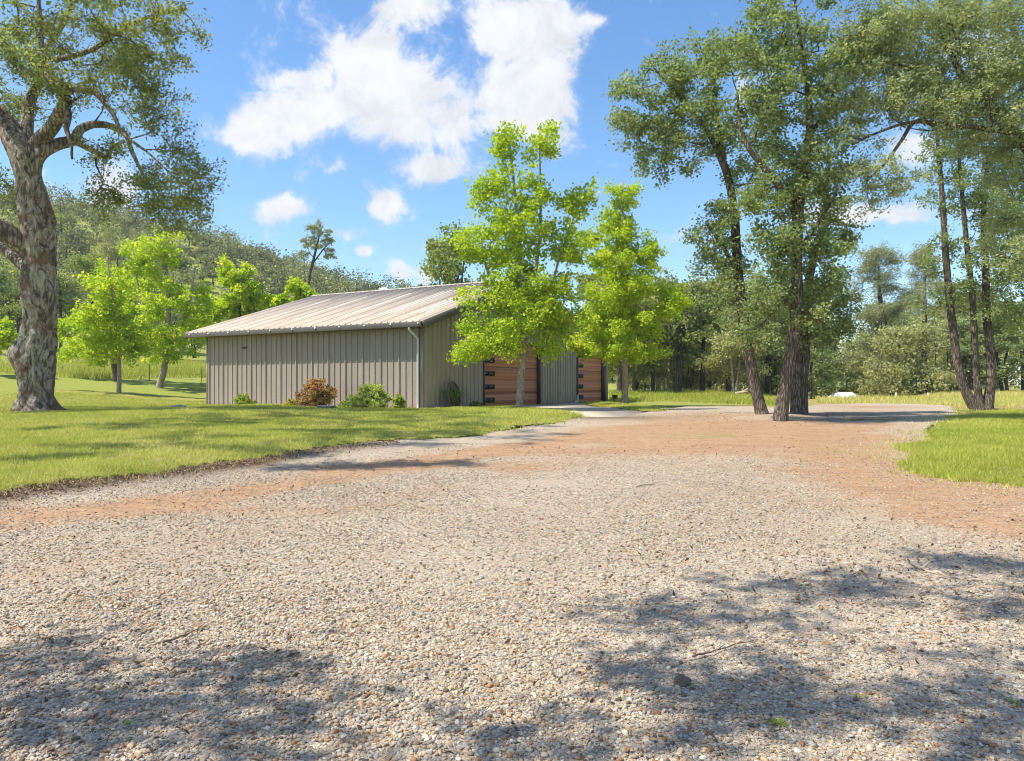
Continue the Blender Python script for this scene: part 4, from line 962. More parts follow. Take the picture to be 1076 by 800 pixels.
K = {'oak': kind(61, 9.5, 3.6, 'wood_leaf', 'bark_far', 1, .26, 8500), 'oak_multi': kind(62, 9., 4., 'wood_leaf', 'bark_far', 3, .3, 8500), 'pale': kind(63, 8.5, 3.6, 'wood_leaf_pale', 'bark_pale', 2, .22, 8000), 'tall': kind(64, 12., 3.2, 'wood_leaf', 'bark_far', 1, .3, 8000),
     'bush': kind(65, 5., 3.2, 'wood_leaf_pale', 'bark_far', 3, .08, 6500, .2), 'pine': kind(66, 13., 3.4, 'needle', 'bark_far', 1, .3, 15000, .3, .14, .0, True, .8), 'green': kind(67, 10., 4.4, 'hill_leaf_green', 'bark_far', 2, .25, 8000, .26), 'dark': kind(68, 9., 3.6, 'oak_leaf', 'bark_far', 2, .12, 9000, .22)}
used = {}
def place(k, px, Y, sx, sz, lab, group='woodland trees beyond the driveway', rot=None):
    p = far_point(px, Y); 
    hz_ = float(hill_h(p[0], Y)); p[2] = p[2] + (hz_ if hz_ > .5 and Y > 72 else 0) - .1
    rot = random.uniform(0, 6.28) if rot is None else rot
    r = K[k]
    if k in used: r = copy_tree(K[k], p, rot, (sx, sx, sz), lab, group)
    else:
        used[k] = 1; r.location = p; r.rotation_euler = (0, 0, rot); r.scale = (sx, sx, sz); r['label'] = lab; r['group'] = group
    return r
# kind, px of the trunk, distance, width scale, height scale, label
WOOD = [
 ('oak', 651, 56, 1., .95, 'woodland tree with thick dark trunk just left of the conical young maple stem'),
 ('pale', 667, 60, .9, .9, 'thin pale stemmed woodland tree right behind the conical young maple'),
 ('oak_multi', 688, 58, .85, .95, 'group of thin dark stems between the conical maple and the forked oak'),
 ('oak_multi', 711, 57, 1., 1.05, 'woodland oak forking into a wide V from the ground'),
 ('oak', 738, 58, .95, 1., 'woodland oak with curved trunk right of the V shaped one'),
 ('oak', 745, 68, .9, 1.1, 'woodland tree standing behind the curved trunk oak'),
 ('oak', 765, 60, .9, 1., 'woodland tree with twisted trunk left of the pale thick one'),
 ('pale', 771, 55, .8, .85, 'woodland tree with pale thick trunk close to the leaning driveway oak'),
 ('tall', 790, 66, 1., .85, 'woodland tree seen behind the leaning driveway oak'),
 ('oak', 806, 60, .9, .95, 'woodland tree seen in the gap between leaning and middle driveway oaks'),
 ('dark', 815, 63, .9, .95, 'bushy dark woodland tree behind the middle driveway oak'),
 ('dark', 851, 58, .9, .95, 'dark green woodland tree just right of the double stemmed oak'),
 ('dark', 866, 74, 1., 1.05, 'dark green woodland tree left above the white canopy'),
 ('bush', 920, 72, 1.1, 1.35, 'olive bushy tree right beside the white canopy'),
 ('bush', 942, 60, 1.1, 1.3, 'widest olive bushy tree at the foot of the leaning pine'),
 ('pine', 942, 66, 1.35, 1.05, 'grey green pine with dark leaning trunk above the olive bushes'),
 ('pine', 971, 70, 1.05, 1.06, 'slender grey green pine right of the leaning one'),
 ('bush', 972, 60, 1., 1.2, 'olive bushy tree under the slender pine'),
 ('bush', 1000, 62, 1., 1.3, 'olive bushy tree left of the triple stemmed oak'),
 ('oak', 1010, 74, 1., 1.1, 'tall woodland tree behind the left stem of the triple oak'),
 ('dark', 1024, 60, .9, .75, 'low dark tree seen between the stems of the triple oak'),
 ('dark', 1056, 60, 1., .8, 'dark bushy tree right of the triple stemmed oak'),
 ('oak', 1076, 62, 1., .85, 'woodland tree at the right edge of the field'),
 ('pale', 1100, 66, 1., 1., 'pale woodland tree past the right edge of the field'),
 ('dark', 1135, 62, 1., 1., 'dark woodland tree well past the right edge of the field'),
 ('bush', 888, 84, 1.1, 1.4, 'olive tree standing behind the white canopy'),
 ('tall', 900, 92, 1.2, .75, 'tall woodland tree far behind the white canopy'),
 ('oak', 692, 74, 1.15, 1.25, 'tall oak crown above the thin dark stems'),
 ('tall', 722, 76, 1.1, .95, 'tall crown rising behind the V forked oak'),
 ('pale', 700, 66, 1.1, 1., 'pale crowned tree in the second row behind the V forked oak'),
 ('pale', 752, 76, 1.1, 1.1, 'pale crowned tree in the second row behind the curved oak'),
 ('green', 668, 72, 1., 1., 'green crowned tree behind the conical young maple'),
 ('green', 780, 84, 1., 1., 'green crowned tree far behind the pale thick trunk'),
 ('oak_multi', 830, 80, 1.1, 1.1, 'many stemmed tree far behind the middle driveway oak'),
 ('pale', 858, 84, 1.1, 1.1, 'pale crowned tree far behind the double stemmed oak'),
 ('oak', 930, 88, 1.2, 1.2, 'woodland oak far behind the leaning pine'),
 ('pale', 985, 86, 1.2, 1.2, 'pale crowned tree far behind the slender pine'),
 ('oak_multi', 1045, 84, 1.2, 1.2, 'many stemmed tree far behind the triple stemmed oak'),
 ('bush', 700, 70, 1., 1.2, 'olive understory tree behind the thin dark stems'), ('bush', 728, 66, .9, 1., 'olive understory tree between the V forked and curved oaks'), ('bush', 757, 72, 1.1, 1.2, 'olive understory tree left of the pale thick trunk'), ('bush', 795, 74, 1.1, 1.2, 'olive understory tree behind the leaning driveway oak'), ('bush', 676, 76, 1.1, 1.2, 'olive understory tree behind the thin pale stemmed tree'),
 ('bush', 828, 70, 1., 1.1, 'olive understory tree behind the middle driveway oak'), ('bush', 866, 76, 1.1, 1.2, 'olive understory tree left behind the white canopy'),
 ('green', 630, 62, .9, 1.1, 'green crown showing between the two young maples'),
 ('green', 475, 52, .9, 1.22, 'green oak crown rising over the shed ridge left of the airy maple'),
]
for w_ in WOOD:
    q_ = place(*w_)
    if 'dark leaning trunk' in w_[5]: q_.rotation_euler = (0, -.13, 0)
for (k, px, Y, sx, sz, lab) in [
 ('green', 95, 78, 1., 1., 'large olive green oak above the lime maples, nearest the old oak trunk'), ('green', 140, 84, .9, .9, 'olive green oak on the slope behind the broad lime maple'), ('oak', 64, 70, .8, .9, 'grey green tree at the slope foot just right of the old oak trunk'),
 ('oak_multi', 20, 72, 1., 1., 'dark tree on the slope foot left of the old oak trunk'), ('dark', -12, 66, 1., 1., 'dark tree at the far left edge below the slope'), ('green', 45, 96, 1., 1., 'olive green oak higher on the slope behind the old oak trunk'), ('pale', 115, 100, .9, 1., 'pale oak higher on the slope above the lime maples'), ('dark', 205, 78, .7, .7, 'low dark tree behind the broad lime maple'), ('dark', 150, 72, .7, .7, 'low dark tree at the fence behind the broad lime maple')]:
    place(k, px, Y, sx, sz, lab, 'oaks on the lower hillside')
# lone pine standing over the roof
bq = far_point(322, 92.); bq[2] += float(hill_h(bq[0], 92.)) 
grow_tree('pine_tree', bq, [np.array([(*bq, .3), (*P(324, 300, 92), .2), (*P(329, 275, 92), .17), (*P(335, 250, 92), .1), (*P(337, 236, 92), .04)]), np.array([(*P(328, 278, 92), .1), (*P(340, 262, 92), .08), (*P(350, 252, 92), .03)])], [E(334, 241, 92, 11, 8, .9, 12), E(344, 252, 92, 12, 10, 1., 14), E(322, 255, 92, 9, 9, .8, 10), E(348, 268, 92, 9, 8, .8, 8), E(334, 258, 92, 12, 9, .9, 9), E(320, 268, 92, 7, 5, .6, 5)], M['needle'], M['bark_far'], 'lone tall pine with bare dark trunk above the shed roof', 'tree', None, 71, leaves=3000, lsize=.36, aspect=.28, clump_r=.5, tip_r=.02, min_h=7., twigs=3, trunk_k=8)
# hillside wood: one mass
def hill_wood():
    g = np.random.default_rng(5); V = []; n_t = 0; P_ = []; N_ = []; S_ = []; C_ = []; tv = []; tf = []; nv = 0
    tries = 0
    while n_t < 1700 and tries < 15000:
        tries += 1
        px = g.uniform(-160, 600); Y = 96 + 100 * g.random(); x = (px - CX) / F * Y
        h = float(hill_h(x, Y))
        if h < 2.2: continue
        z = h - .2; th = 1.7 + 3.6 * g.random() ** 1.8; w_ = th * g.uniform(.35, .65); tone = g.normal() * .27
        nb = g.integers(3, 7); k = int(100 + 120 * g.random())
        c = np.stack([g.normal(size=nb) * w_ * .55, g.normal(size=nb) * w_ * .55, th * g.uniform(.3, 1., nb)], 1)
        pk = g.integers(0, nb, k)
        p = c[pk] + g.normal(size=(k, 3)) * np.array([w_ * .34, w_ * .34, th * .11])
        p[:, 2] = np.maximum(p[:, 2], .4)
        P_.append(p + np.array([x, Y, z])); S_.append(g.uniform(.25, .55, k)); C_.append(np.clip(.45 + tone + g.normal(size=k) * .15, 0, 1))
        v, f = tube([(x, Y, z - .3), (x + g.normal() * .3, Y, z + th * .45), (x + g.normal() * .5, Y, z + th * .85)], [.16, .11, .03], 4, False)
        tv.append(v); tf += [tuple(i + nv for i in q) for q in f]; nv += len(v); n_t += 1
    p = np.concatenate(P_); s = np.concatenate(S_); c = np.concatenate(C_)
    V, Fc = leaf_mesh(p, g.normal(size=p.shape) + np.array([0, 0, .8]), s, .75)
    r = empty('hillside_wood', (0, 0, 0)); tag(r, 'olive green scrub oaks covering the hillside behind the shed', 'woodland', kind='stuff')
    o = mesh_obj('foliage', V, Fc, M['hill_leaf'], r, False, {'rnd': ('FACE', np.repeat(c, 2))}); o['kind'] = 'stuff'
    o = mesh_obj('trunks', np.concatenate(tv), tf, M['bark_far'], r); o['kind'] = 'stuff'
M['hill_leaf'] = mat_leaf('hillside leaves', (.13, .15, .075), (.24, .265, .135), (.4, .41, .23), .35)
hill_wood()
def far_wood():
    g = np.random.default_rng(9); P_ = []; S_ = []; C_ = []
    for k in range(170):
        px = g.uniform(540, 1500); Y = g.uniform(96, 135); x = (px - CX) / F * Y; th = g.uniform(4., 9.) * (1 if px > 640 else .8); w_ = g.uniform(2., 3.2); z = float(terrain(x, min(Y, 74))) - .3; nb = g.integers(4, 8)
        c = np.stack([g.normal(size=nb) * w_ * .5, g.normal(size=nb) * w_ * .5, th * g.uniform(.08, .9, nb)], 1); n = 420; pk = g.integers(0, nb, n)
        P_.append(np.maximum(c[pk] + g.normal(size=(n, 3)) * np.array([w_ * .4, w_ * .4, th * .12]), [-9e9, -9e9, 0]) + np.array([x, Y, z])); S_.append(g.uniform(.3, .65, n)); C_.append(np.clip(.4 + g.normal() * .18 + g.normal(size=n) * .15, 0, 1))
    p = np.concatenate(P_); V, Fc = leaf_mesh(p, g.normal(size=p.shape) + np.array([0, 0, .8]), np.concatenate(S_), .75)
    o = mesh_obj('far_wood', V, Fc, M['hill_leaf'], None, False, {'rnd': ('FACE', np.repeat(np.concatenate(C_), 2))}); tag(o, 'distant olive wood closing the view behind the trees on the right', 'woodland', kind='stuff')
far_wood()
# ------------------------------------------------------------------ shrubs along the shed
M['boxwood'] = mat_leaf('boxwood leaves', (.16, .24, .02), (.34, .43, .04), (.52, .58, .1), .35)
M['red_leaf'] = mat_leaf('reddish leaves', (.24, .27, .07), (.45, .3, .14), (.7, .2, .17), .4)
M['varieg'] = mat_leaf('variegated leaves', (.26, .36, .06), (.46, .54, .14), (.76, .76, .42), .42)
M['yellow_leaf'] = mat_leaf('yellow leaves', (.36, .36, .03), (.52, .48, .05), (.6, .55, .1), .35)
M['fern'] = mat_leaf('strap leaves', (.1, .17, .03), (.18, .28, .05), (.3, .4, .1), .4)
def shrub(name, px, py, w, h, leaf, lab, n, seed, ls=.06, asp=.6, group='shrubs along the shed walls', up=0.):
    b = G(px, py); b[2] += .1; Yd = b[1]; W_ = w * Yd / F; H_ = h * Yd / F
    g = np.random.default_rng(seed); st_ = []
    for k in range(5):
        a = g.uniform(0, 6.28); st_.append(np.array([(b[0] + math.cos(a) * .05, b[1] + math.sin(a) * .05, b[2] - .1, .02), (b[0] + math.cos(a) * W_ * .12, b[1] + math.sin(a) * W_ * .12, b[2] + H_ * .3, .015), (b[0] + math.cos(a) * W_ * .22, b[1] + math.sin(a) * W_ * .15, b[2] + H_ * .62, .008)]))
    k = max(14, int(W_ * H_ * 40))
    el = [(b[0], b[1], b[2] + H_ * .42, W_ * .42, W_ * .36, H_ * .34, k), (b[0] + W_ * g.uniform(-.08, .08), b[1], b[2] + H_ * .72, W_ * .22, W_ * .2, H_ * .2, k // 3), (b[0], b[1] - W_ * .1, b[2] + H_ * .2, W_ * .45, W_ * .3, H_ * .14, k // 2)]
    return grow_tree(name, b, st_, el, M[leaf], M['bark_far'], lab, 'shrub', group, seed, leaves=int(n * 1.7), lsize=ls, aspect=asp, clump_r=min(.16, H_ * .18), tip_r=.004, min_h=.02, twigs=3, up=.4, trunk_k=5, trunk_name='stems', rough_trunk=.02, maxr=.01)
shrub('shrub', 257, 429.5, 27, 14, 'boxwood', 'small round green boxwood at the left end of the eave wall', 2600, 81)
shrub('shrub', 304, 430.5, 17, 10, 'yellow_leaf', 'low yellow shrub touching the left side of the reddish shrub', 1000, 82)
shrub('shrub', 333, 431.2, 46, 33, 'red_leaf', 'tallest shrub at the eave wall, with red and green leaves', 5200, 83, .085)
shrub('shrub', 361, 432, 20, 8, 'boxwood', 'low green ground hugging shrub between reddish and pale shrubs', 900, 84)
shrub('shrub', 388, 433, 52, 28, 'varieg', 'wide pale green variegated shrub near the downspout', 5600, 85, .075)
shrub('shrub', 419, 433.5, 16, 17, 'boxwood', 'small upright leafy shrub at the right side of the pale variegated shrub', 900, 86, .09, .4)
shrub('shrub', 501, 430, 20, 6, 'fern', 'low dark plant left of the wide garage door', 800, 87)
def strap_plant(px, py, w, h, lab, seed, n=120):
    g = np.random.default_rng(seed); b = G(px, py); b[2] += .03; W_ = w * b[1] / F; H_ = h * b[1] / F; mb = MB()
    for k in range(n):
        a = g.uniform(0, 6.28); L = H_ * g.uniform(.7, 1.15); sp = W_ * .5 * g.uniform(.25, 1.); d = np.array([math.cos(a), math.sin(a), 0]); s = np.array([-d[1], d[0], 0]) * .014
        p0 = d * .06 * g.random(); p1 = p0 + d * sp * .35 + np.array([0, 0, L * .7]); p2 = p0 + d * sp * .8 + np.array([0, 0, L * .85]); p3 = p0 + d * sp * 1.1 + np.array([0, 0, L * .55])
        mb.add([p0 - s, p0 + s, p1 + s, p1 - s, p2 + s * .8, p2 - s * .8, p3], [(0, 1, 2, 3), (3, 2, 4, 5), (5, 4, 6)])
    n_f = len(mb.f); o = mesh_obj('strap_leaf_plant', np.concatenate(mb.v), mb.f, M['fern'], None, False, {'rnd': ('FACE', g.random(n_f))}, loc=b)
    tag(o, lab, 'plant')
strap_plant(477, 431, 40, 23, 'dark green strap leaved plant at the foot of the leaning wheel', 91)
# ------------------------------------------------------------------ small things round the shed
M['old_wood'] = mat_plain('weathered wood', (.15, .115, .085), .85, 0, .3, 9., .2, .4)
M['rock'] = mat_plain('grey rock', (.32, .3, .28), .9, 0, .3, 7., .2, .6)
M['black_plastic'] = mat_plain('black plastic', (.02, .02, .022), .5, 0, .1, 5.)
M['white_paint'] = mat_plain('white sheet metal', (.82, .82, .8), .45, 0, .04, 3.)
def wheel():
    b_ = 1.75; c = bw(-.42, b_, .0); r = empty('wagon_wheel', c); tag(r, 'old wooden wheel leaning on the gable wall beside the downspout corner', 'wheel')
    up = np.array([-(-AX[0]) * .16, AX[1] * .16, .98]); up /= np.linalg.norm(up); side = np.array([.34, .94, 0.]); Rr = .58; cen = up * Rr
    def ring(rad, k=40): return [cen + (side * math.cos(a) + up * math.sin(a)) * rad for a in np.linspace(0, 2 * math.pi, k + 1)]
    m = MB(); m.tube(ring(Rr - .04), .05, 8); m.build('rim', M['old_wood'], r, True)
    nrm = np.cross(side, up); m = MB(); m.tube([cen - nrm * .1, cen - nrm * .06, cen + nrm * .06, cen + nrm * .1], [.06, .085, .085, .06], 14); m.build('hub', M['old_wood'], r, True)
    for k in range(10):
        a = k * 2 * math.pi / 10 + .2; d = side * math.cos(a) + up * math.sin(a); m = MB(); m.tube([cen + d * .08, cen + d * .3, cen + d * (Rr - .07)], [.022, .026, .02], 7); m.build('spoke', M['old_wood'], r, True)
wheel()
def rock(px, py, w, h, lab, seed, dep=.6, mat='rock'):
    b = G(px, py); v, f = ico(4); k = b[1] / F
    d = np.array([mnoise.fractal(Vector(p * 1.6) + Vector((seed * 3.1, 0, 0)), .8, 2., 5) for p in v]); v = v * (1 + .32 * d[:, None]); v = np.sign(v) * np.abs(v) ** .85
    v = v * np.array([w * k * .5, w * k * .5 * dep, h * k * .75]); v[:, 2] += h * k * .12
    o = mesh_obj('rock', v, f, M[mat], None, True, loc=b + np.array([0, 0, .05])); return tag(o, lab, 'rock')
rock(187, 432.5, 20, 6, 'flat pale grey rock on the lawn left of the shed corner', 1)
rock(199, 432, 7, 4, 'small dark stone touching the right end of the flat grey rock', 2, .8)
def tray():
    b = G(343, 433.2); r = empty('planter_box', b + np.array([0, 0, .05]), BR); tag(r, 'low dark rectangular box on the ground below the reddish shrub', 'box')
    m = MB(); m.box(-.3, .3, -.16, .16, 0, .15); m.build('body', M['fascia'], r, bevel=.01)
    m = MB(); m.box(-.32, .32, -.18, .18, .152, .19); m.build('lid', M['rock'], r, bevel=.008)
tray()
def bucket():
    b = bw(-.35, 19.3, .02); r = empty('bucket', b); tag(r, 'small black bucket on the ground at the far corner of the shed', 'bucket')
    m = MB(); m.tube([(0, 0, 0), (0, 0, .02), (0, 0, .36), (0, 0, .38)], [.13, .135, .17, .18], 18); m.build('body', M['black_plastic'], r, True)
    m = MB(); m.tube([(-.18, 0, .36), (-.16, .02, .5), (0, .04, .56), (.16, .02, .5), (.18, 0, .36)], .008, 6); m.build('handle', M['rock'], r, True)
bucket()
def elbow():
    b = bw(-.2, 14.1, .02); m = MB(); m.tube([(0, 0, .42), (0, 0, .2), (0, -.02, .09), (-.1, -.1, .05), (-.2, -.2, .05)], .055, 10); o = m.build('drain_pipe', M['downspout'], None, True, loc=b); tag(o, 'short pale drain pipe elbow left of the narrower garage door', 'pipe')
elbow()
def fence():
    pxs = [-40, 14, 66, 110, 157, 212, 262]; b = [far_point(p, 49.5) for p in pxs]; r = empty('wire_fence', b[0]); tag(r, 'thin wire fence on slim posts across the left meadow', 'fence')
    for q in b:
        m = MB(); m.tube([q - b[0] - np.array([0, 0, .3]), q - b[0] + np.array([0, 0, .5]), q - b[0] + np.array([0, 0, 1.2])], .022, 7); m.build('post', M['old_wood'], r, True)
    for h in (.35, .7, 1.08):
        m = MB(); m.tube([q - b[0] + np.array([0, -.04, h]) for q in b], .006, 4); m.build('wire', M['rock'], r)
fence()
def canopy():
    Yc = 64.; c = far_point(886.5, Yc); wx, wy = 1., 1.3; ze = EYE - 13.6 * Yc / F; zt = EYE - 7.2 * Yc / F; r = empty('canopy', c); tag(r, 'small white hipped canopy roof beyond the dry field crest', 'canopy')
    e, tp = ze - c[2], zt - c[2]
    v = [(-wx, -wy, e), (wx, -wy, e), (wx, wy, e), (-wx, wy, e), (-wx * .62, 0, tp), (wx * .72, 0, tp)]
    v += [(x, y, z - .05) for x, y, z in v]
    m = MB(); m.add(v, [(0, 1, 5, 4), (1, 2, 5), (2, 3, 4, 5), (3, 0, 4), (7, 6, 10, 11), (8, 7, 11), (9, 8, 11, 10), (6, 9, 10), (0, 6, 7, 1), (1, 7, 8, 2), (2, 8, 9, 3), (3, 9, 6, 0)]); m.build('roof', M['white_paint'], r)
    for x in (-1, 1):
        for y in (-1, 1):
            m = MB(); m.tube([(x * (wx - .06), y * (wy - .06), -.2), (x * (wx - .06), y * (wy - .06), e)], .03, 8); m.build('post', M['white_paint'], r)
canopy()
M['stake'] = mat_plain('pale stake', (.7, .66, .5), .8, 0, .1, 6.)
for px, h, lab in ((941.5, .42, 'taller pale stake at the crest of the dry field'), (975, .3, 'shorter pale stake on the dry field, to the right of the taller one')):
    q = far_point(px, 50.); m = MB(); m.box(-.04, .04, -.015, .015, -.2, h); m.add([(-.04, -.015, h + .001), (.04, -.015, h + .001), (.04, .015, h + .001), (-.04, .015, h + .001), (0, 0, h + .06)], [(0, 1, 4), (1, 2, 4), (2, 3, 4), (3, 0, 4)]); o = m.build('stake', M['stake'], None, loc=q); tag(o, lab, 'stake', 'survey stakes on the field')
# ------------------------------------------------------------------ dead wood, bark and weeds
def stick(name, pts, r0, lab, forks=(), mat='old_wood', dz=.07):
    g = [G(*p) + np.array([0, 0, dz]) for p in pts]; b = g[0]; q = smooth_poly(np.array(g) - b, 5); q[:, 2] += rng.normal(size=len(q)) * r0 * .6; q[:, :2] += rng.normal(size=(len(q), 2)) * r0 * .8
    m = MB(); m.tube(q, np.linspace(r0, r0 * .35, len(q)), 8)
    for (i, dx, dy, dz2) in forks: m.tube([q[i], q[i] + np.array([dx * .5, dy * .5, dz2 * .7]), q[i] + np.array([dx, dy, dz2])], [r0 * .6, r0 * .45, r0 * .2], 6)
    o = m.build(name, M[mat], None, True, loc=b); tag(o, lab, 'stick')
M['pale_wood'] = mat_plain('barkless wood', (.42, .34, .25), .85, 0, .25, 12., .2, .4)
stick('fallen_branch', [(957, 604), (975, 610), (1000, 616), (1034, 622)], .016, 'long pale fallen stick lying in the shade on the right of the gravel', [(4, .12, .1, .03), (9, -.1, .09, .02), (12, .1, -.08, .03)], 'pale_wood')
stick('fallen_branch', [(727, 706), (748, 700), (766, 694), (792, 688)], .0055, 'thin dark twig on the shaded gravel near the bark chunk', [(7, .05, .05, .01)])
stick('fallen_branch', [(170, 692), (190, 684), (214, 672)], .007, 'thin twig on the gravel at the lower left', [(5, .05, .03, .01)])
stick('fallen_branch', [(668, 517), (690, 514), (702, 515)], .012, 'short pale stick on the gravel well below the narrower garage door', [], 'pale_wood')
lg = far_point(773, 52.); q = [np.array([0, 0, .15]), np.array([.5, .1, .25]), np.array([.9, .1, .5])]; m = MB(); m.tube(q, [.12, .1, .06], 9); m.tube([np.array([.35, .05, .2]), np.array([.75, 0, .3]), np.array([1.0, .05, .2])], [.07, .05, .03], 7); m.tube([q[1], q[1] + np.array([.1, 0, .45])], [.05, .02], 6)
tag(m.build('fallen_branch', M['pale_wood'], None, True, loc=lg), 'pale forked fallen log on the grass under the woodland', 'log')
o = rock(717, 733, 18, 11, 'dark lump of bark on the gravel in the foreground', 5, .8, 'old_wood'); o.name = 'bark_chunk'; o['category'] = 'bark'
def weed(px, py, s, n, lab, seed):
    g = np.random.default_rng(seed); b = G(px, py) + np.array([0, 0, .06]); pos = []; nr = []; sz = []; mb = MB()
    for k in range(n):
        a = g.uniform(0, 6.28); d = np.array([math.cos(a), math.sin(a), 0]); L = s * g.uniform(.5, 1.2); w = L * .2; sd = np.array([-d[1], d[0], 0]) * w; up = np.array([0, 0, 1.])
        p0 = d * .004; p1 = p0 + d * L * .5 + up * L * .45; p2 = p0 + d * L + up * L * .3
        mb.add([p0, p1 + sd, p2, p1 - sd, p1 - up * L * .05], [(0, 4, 1), (4, 2, 1), (0, 3, 4), (4, 3, 2)])
    o = mesh_obj('weed', np.concatenate(mb.v), mb.f, M['boxwood'], None, False, {'rnd': ('FACE', g.random(len(mb.f)) * .7)}, loc=b); tag(o, lab, 'weed', 'weeds in the gravel')
weed(819, 781, .04, 14, 'leafiest green weed in the gravel at the bottom of the driveway', 1); weed(904, 750, .03, 9, 'small weed on shaded gravel below the long pale stick', 2); weed(1067, 757, .032, 9, 'small weed in the gravel near the lower right corner', 3); weed(483, 740, .022, 8, 'tiny weed in the sunny gravel at the bottom middle', 4); weed(136, 778, .026, 10, 'small weed in the gravel near the lower left corner', 5)

t = NT('thin air'); t.n('ShaderNodeOutputMaterial', {'Volume': t.n('ShaderNodeVolumePrincipled', {'Color': (.86, .92, 1., 1), 'Density': .0004, 'Anisotropy': .3}).outputs[0]})
m = MB(); m.box(-230, 330, -60, 420, -3.5, 75); tag(m.build('haze', t.m), 'thin pale haze between the driveway and the hill', 'haze', kind='stuff')

def old_oak_pts(n):
    c = G(38, 438); a = rng.uniform(0, 6.28, n); q = .75 + np.abs(rng.normal(size=n)) * .55; return c[0] + np.cos(a) * q, c[1] + np.sin(a) * q
litter(2600, old_oak_pts, 'brown leaf litter round the foot of the old oak')
# ------------------------------------------------------------------ camera, sun, sky
cam = bpy.data.cameras.new('camera'); cam.sensor_width = 36; cam.lens = 36 * F / 1076; cam.shift_y = (HY - 400) / 1076; cam.clip_end = 6000; cam.clip_start = .05
co = bpy.data.objects.new('camera', cam); COL.objects.link(co); co.location = (0, 0, EYE); co.rotation_euler = (R(90), 0, 0); sc.camera = co
sv = Vector((sdir[0] * math.cos(R(SEL)), sdir[1] * math.cos(R(SEL)), math.sin(R(SEL))))
sl = bpy.data.lights.new('sun', 'SUN'); sl.energy = 4.8; sl.angle = R(.53); sl.color = (1, .94, .83)
so = bpy.data.objects.new('sun', sl); COL.objects.link(so); so.rotation_euler = sv.to_track_quat('Z', 'Y').to_euler(); so.location = (0, 0, 40)

WS = .15
t = NT('World', True); sc.world = t.m
sky = t.n('ShaderNodeTexSky', sky_type='NISHITA', sun_disc=False, sun_elevation=R(SEL), sun_rotation=math.atan2(sdir[0], sdir[1]), air_density=1.0, dust_density=.4, ozone_density=3.)
hs = t.n('ShaderNodeHueSaturation', {'Color': sky.outputs[0], 'Saturation': 1.18, 'Value': 1.0})
d = t.n('ShaderNodeTexCoord').outputs['Generated']
xyz = t.n('ShaderNodeSeparateXYZ', {0: d}); dx, dy, dz = xyz.outputs
yy = t.math('MAXIMUM', dy, .05)
warp = t.n('ShaderNodeTexNoise', {'Vector': d, 'Scale': 9., 'Detail': 6, 'Roughness': .6})
wsep = t.n('ShaderNodeSeparateColor', {0: warp.outputs['Color']})
U = t.math('ADD', t.math('DIVIDE', dx, yy), t.math('MULTIPLY', t.math('SUBTRACT', wsep.outputs[0], .5), .07))
Vv = t.math('ADD', t.math('DIVIDE', dz, yy), t.math('MULTIPLY', t.math('SUBTRACT', wsep.outputs[1], .5), .05))
CL = [(375, 88, 118, 70, 1.), (285, 128, 62, 34, .95), (450, 125, 75, 58, 1.), (545, 50, 62, 85, 1.05), (560, 112, 56, 42, .9), (430, 5, 45, 28, .75), (585, 40, 40, 50, .7), (452, 184, 62, 20, .8), (300, 218, 42, 22, .85), (408, 220, 34, 21, .9),
      (352, 250, 36, 20, .55), (388, 268, 14, 8, .75), (432, 290, 34, 16, .7), (602, 146, 38, 26, .45), (350, 175, 20, 14, .4), (120, 200, 46, 26, .8), (925, 222, 80, 18, .75), (960, 150, 60, 40, .65), (1040, 60, 60, 40, .5), (680, 45, 40, 14, .4), (255, 140, 34, 18, .6), (300, 80, 30, 14, .5), (620, 15, 20, 16, .45), (350, 300, 60, 10, .4), (470, 262, 30, 12, .4), (870, 230, 40, 12, .5), (705, 250, 26, 18, .35), (40, 190, 40, 30, .5), (1120, 260, 120, 40, .7), (-120, 120, 120, 60, .8)]
acc = None
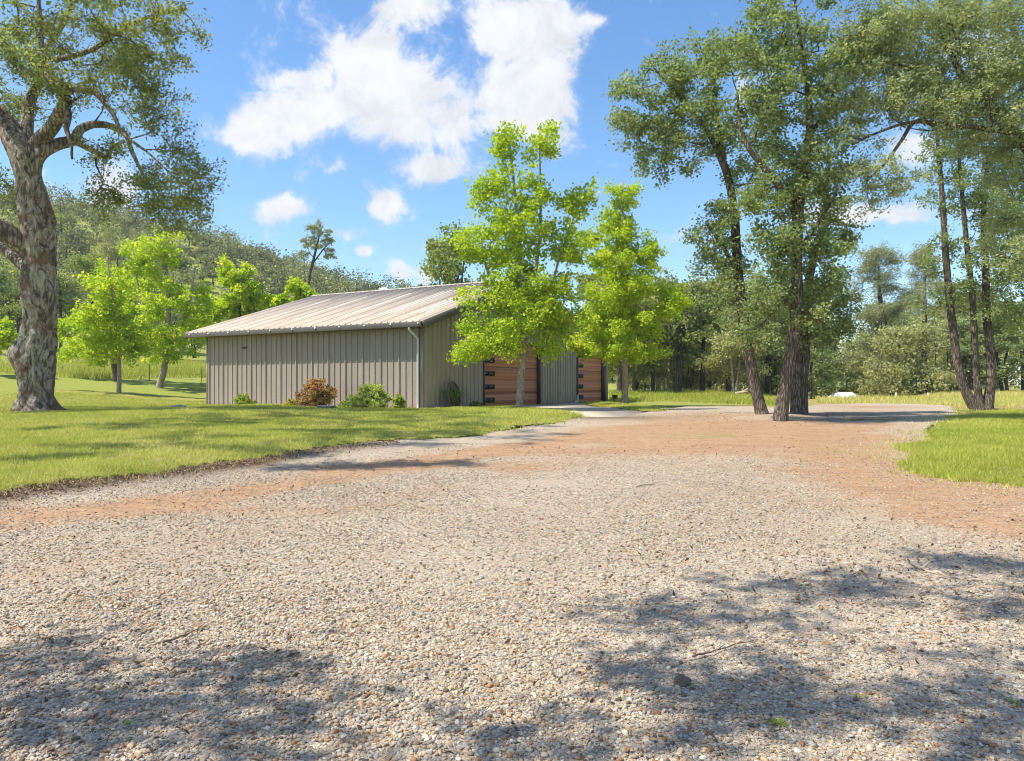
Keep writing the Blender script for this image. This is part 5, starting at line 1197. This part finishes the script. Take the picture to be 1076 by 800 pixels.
for (cx, cy, rx, ry, amp) in CL:
    a = t.math('MULTIPLY', t.math('SUBTRACT', U, (cx - CX) / F), F / (rx * .72)); b = t.math('MULTIPLY', t.math('SUBTRACT', Vv, (HY - cy) / F), F / (ry * .72))
    r2 = t.math('ADD', t.math('MULTIPLY', a, a), t.math('MULTIPLY', b, b))
    e = t.math('MULTIPLY', t.math('EXPONENT', t.math('MULTIPLY', r2, -.9)), amp)
    acc = e if acc is None else t.math('ADD', acc, e)
fb = t.noise(d, 12., 10, .66, dist=.5); fine = t.noise(d, 34., 8, .7, dist=.3)
acc = t.math('MINIMUM', acc, .85)
behind = t.math('MULTIPLY', t.math('LESS_THAN', dy, .05), t.ramp(t.noise(d, 3., 6, .6), [(.45, 0.), (.7, 1.)]))
acc = t.math('ADD', acc, behind)
dens = t.math('ADD', acc, t.math('ADD', t.math('MULTIPLY', t.math('SUBTRACT', fb, .5), 2.1), t.math('MULTIPLY', t.math('SUBTRACT', fine, .5), .7)))
cf = t.ramp(dens, [(.22, 0.), (.36, .16), (.48, .5), (.64, .9), (.9, 1.)])
cf = t.math('MULTIPLY', cf, .97)
hz = t.math('MAXIMUM', dz, 0.)
shade = t.ramp(t.noise(d, 16., 8, .65, dist=.4), [(.3, .8), (.62, 1.03)])
cc = t.n('ShaderNodeVectorMath', {0: (4.35, 4.38, 4.45), 'Scale': shade}, operation='SCALE').outputs[0]
mixc = t.mix(cf, hs.outputs[0], cc)
t.n('ShaderNodeOutputWorld', {'Surface': t.n('ShaderNodeBackground', {'Color': mixc, 'Strength': WS}).outputs[0]})

vs = sc.view_settings; sc.display_settings.display_device = 'sRGB'; vs.view_transform = 'Standard'; vs.look = 'None'; vs.exposure = .62; vs.gamma = 1; vs.use_curve_mapping = False
sc.cycles.use_denoising = True; sc.cycles.denoiser = 'OPENIMAGEDENOISE'; sc.cycles.denoising_input_passes = 'RGB_ALBEDO_NORMAL'; sc.cycles.denoising_prefilter = 'ACCURATE'; sc.cycles.max_bounces = 8; sc.cycles.transparent_max_bounces = 8; sc.cycles.diffuse_bounces = 4
sc.cycles.use_adaptive_sampling = True; sc.cycles.adaptive_threshold = .01; sc.cycles.filter_width = 1.0
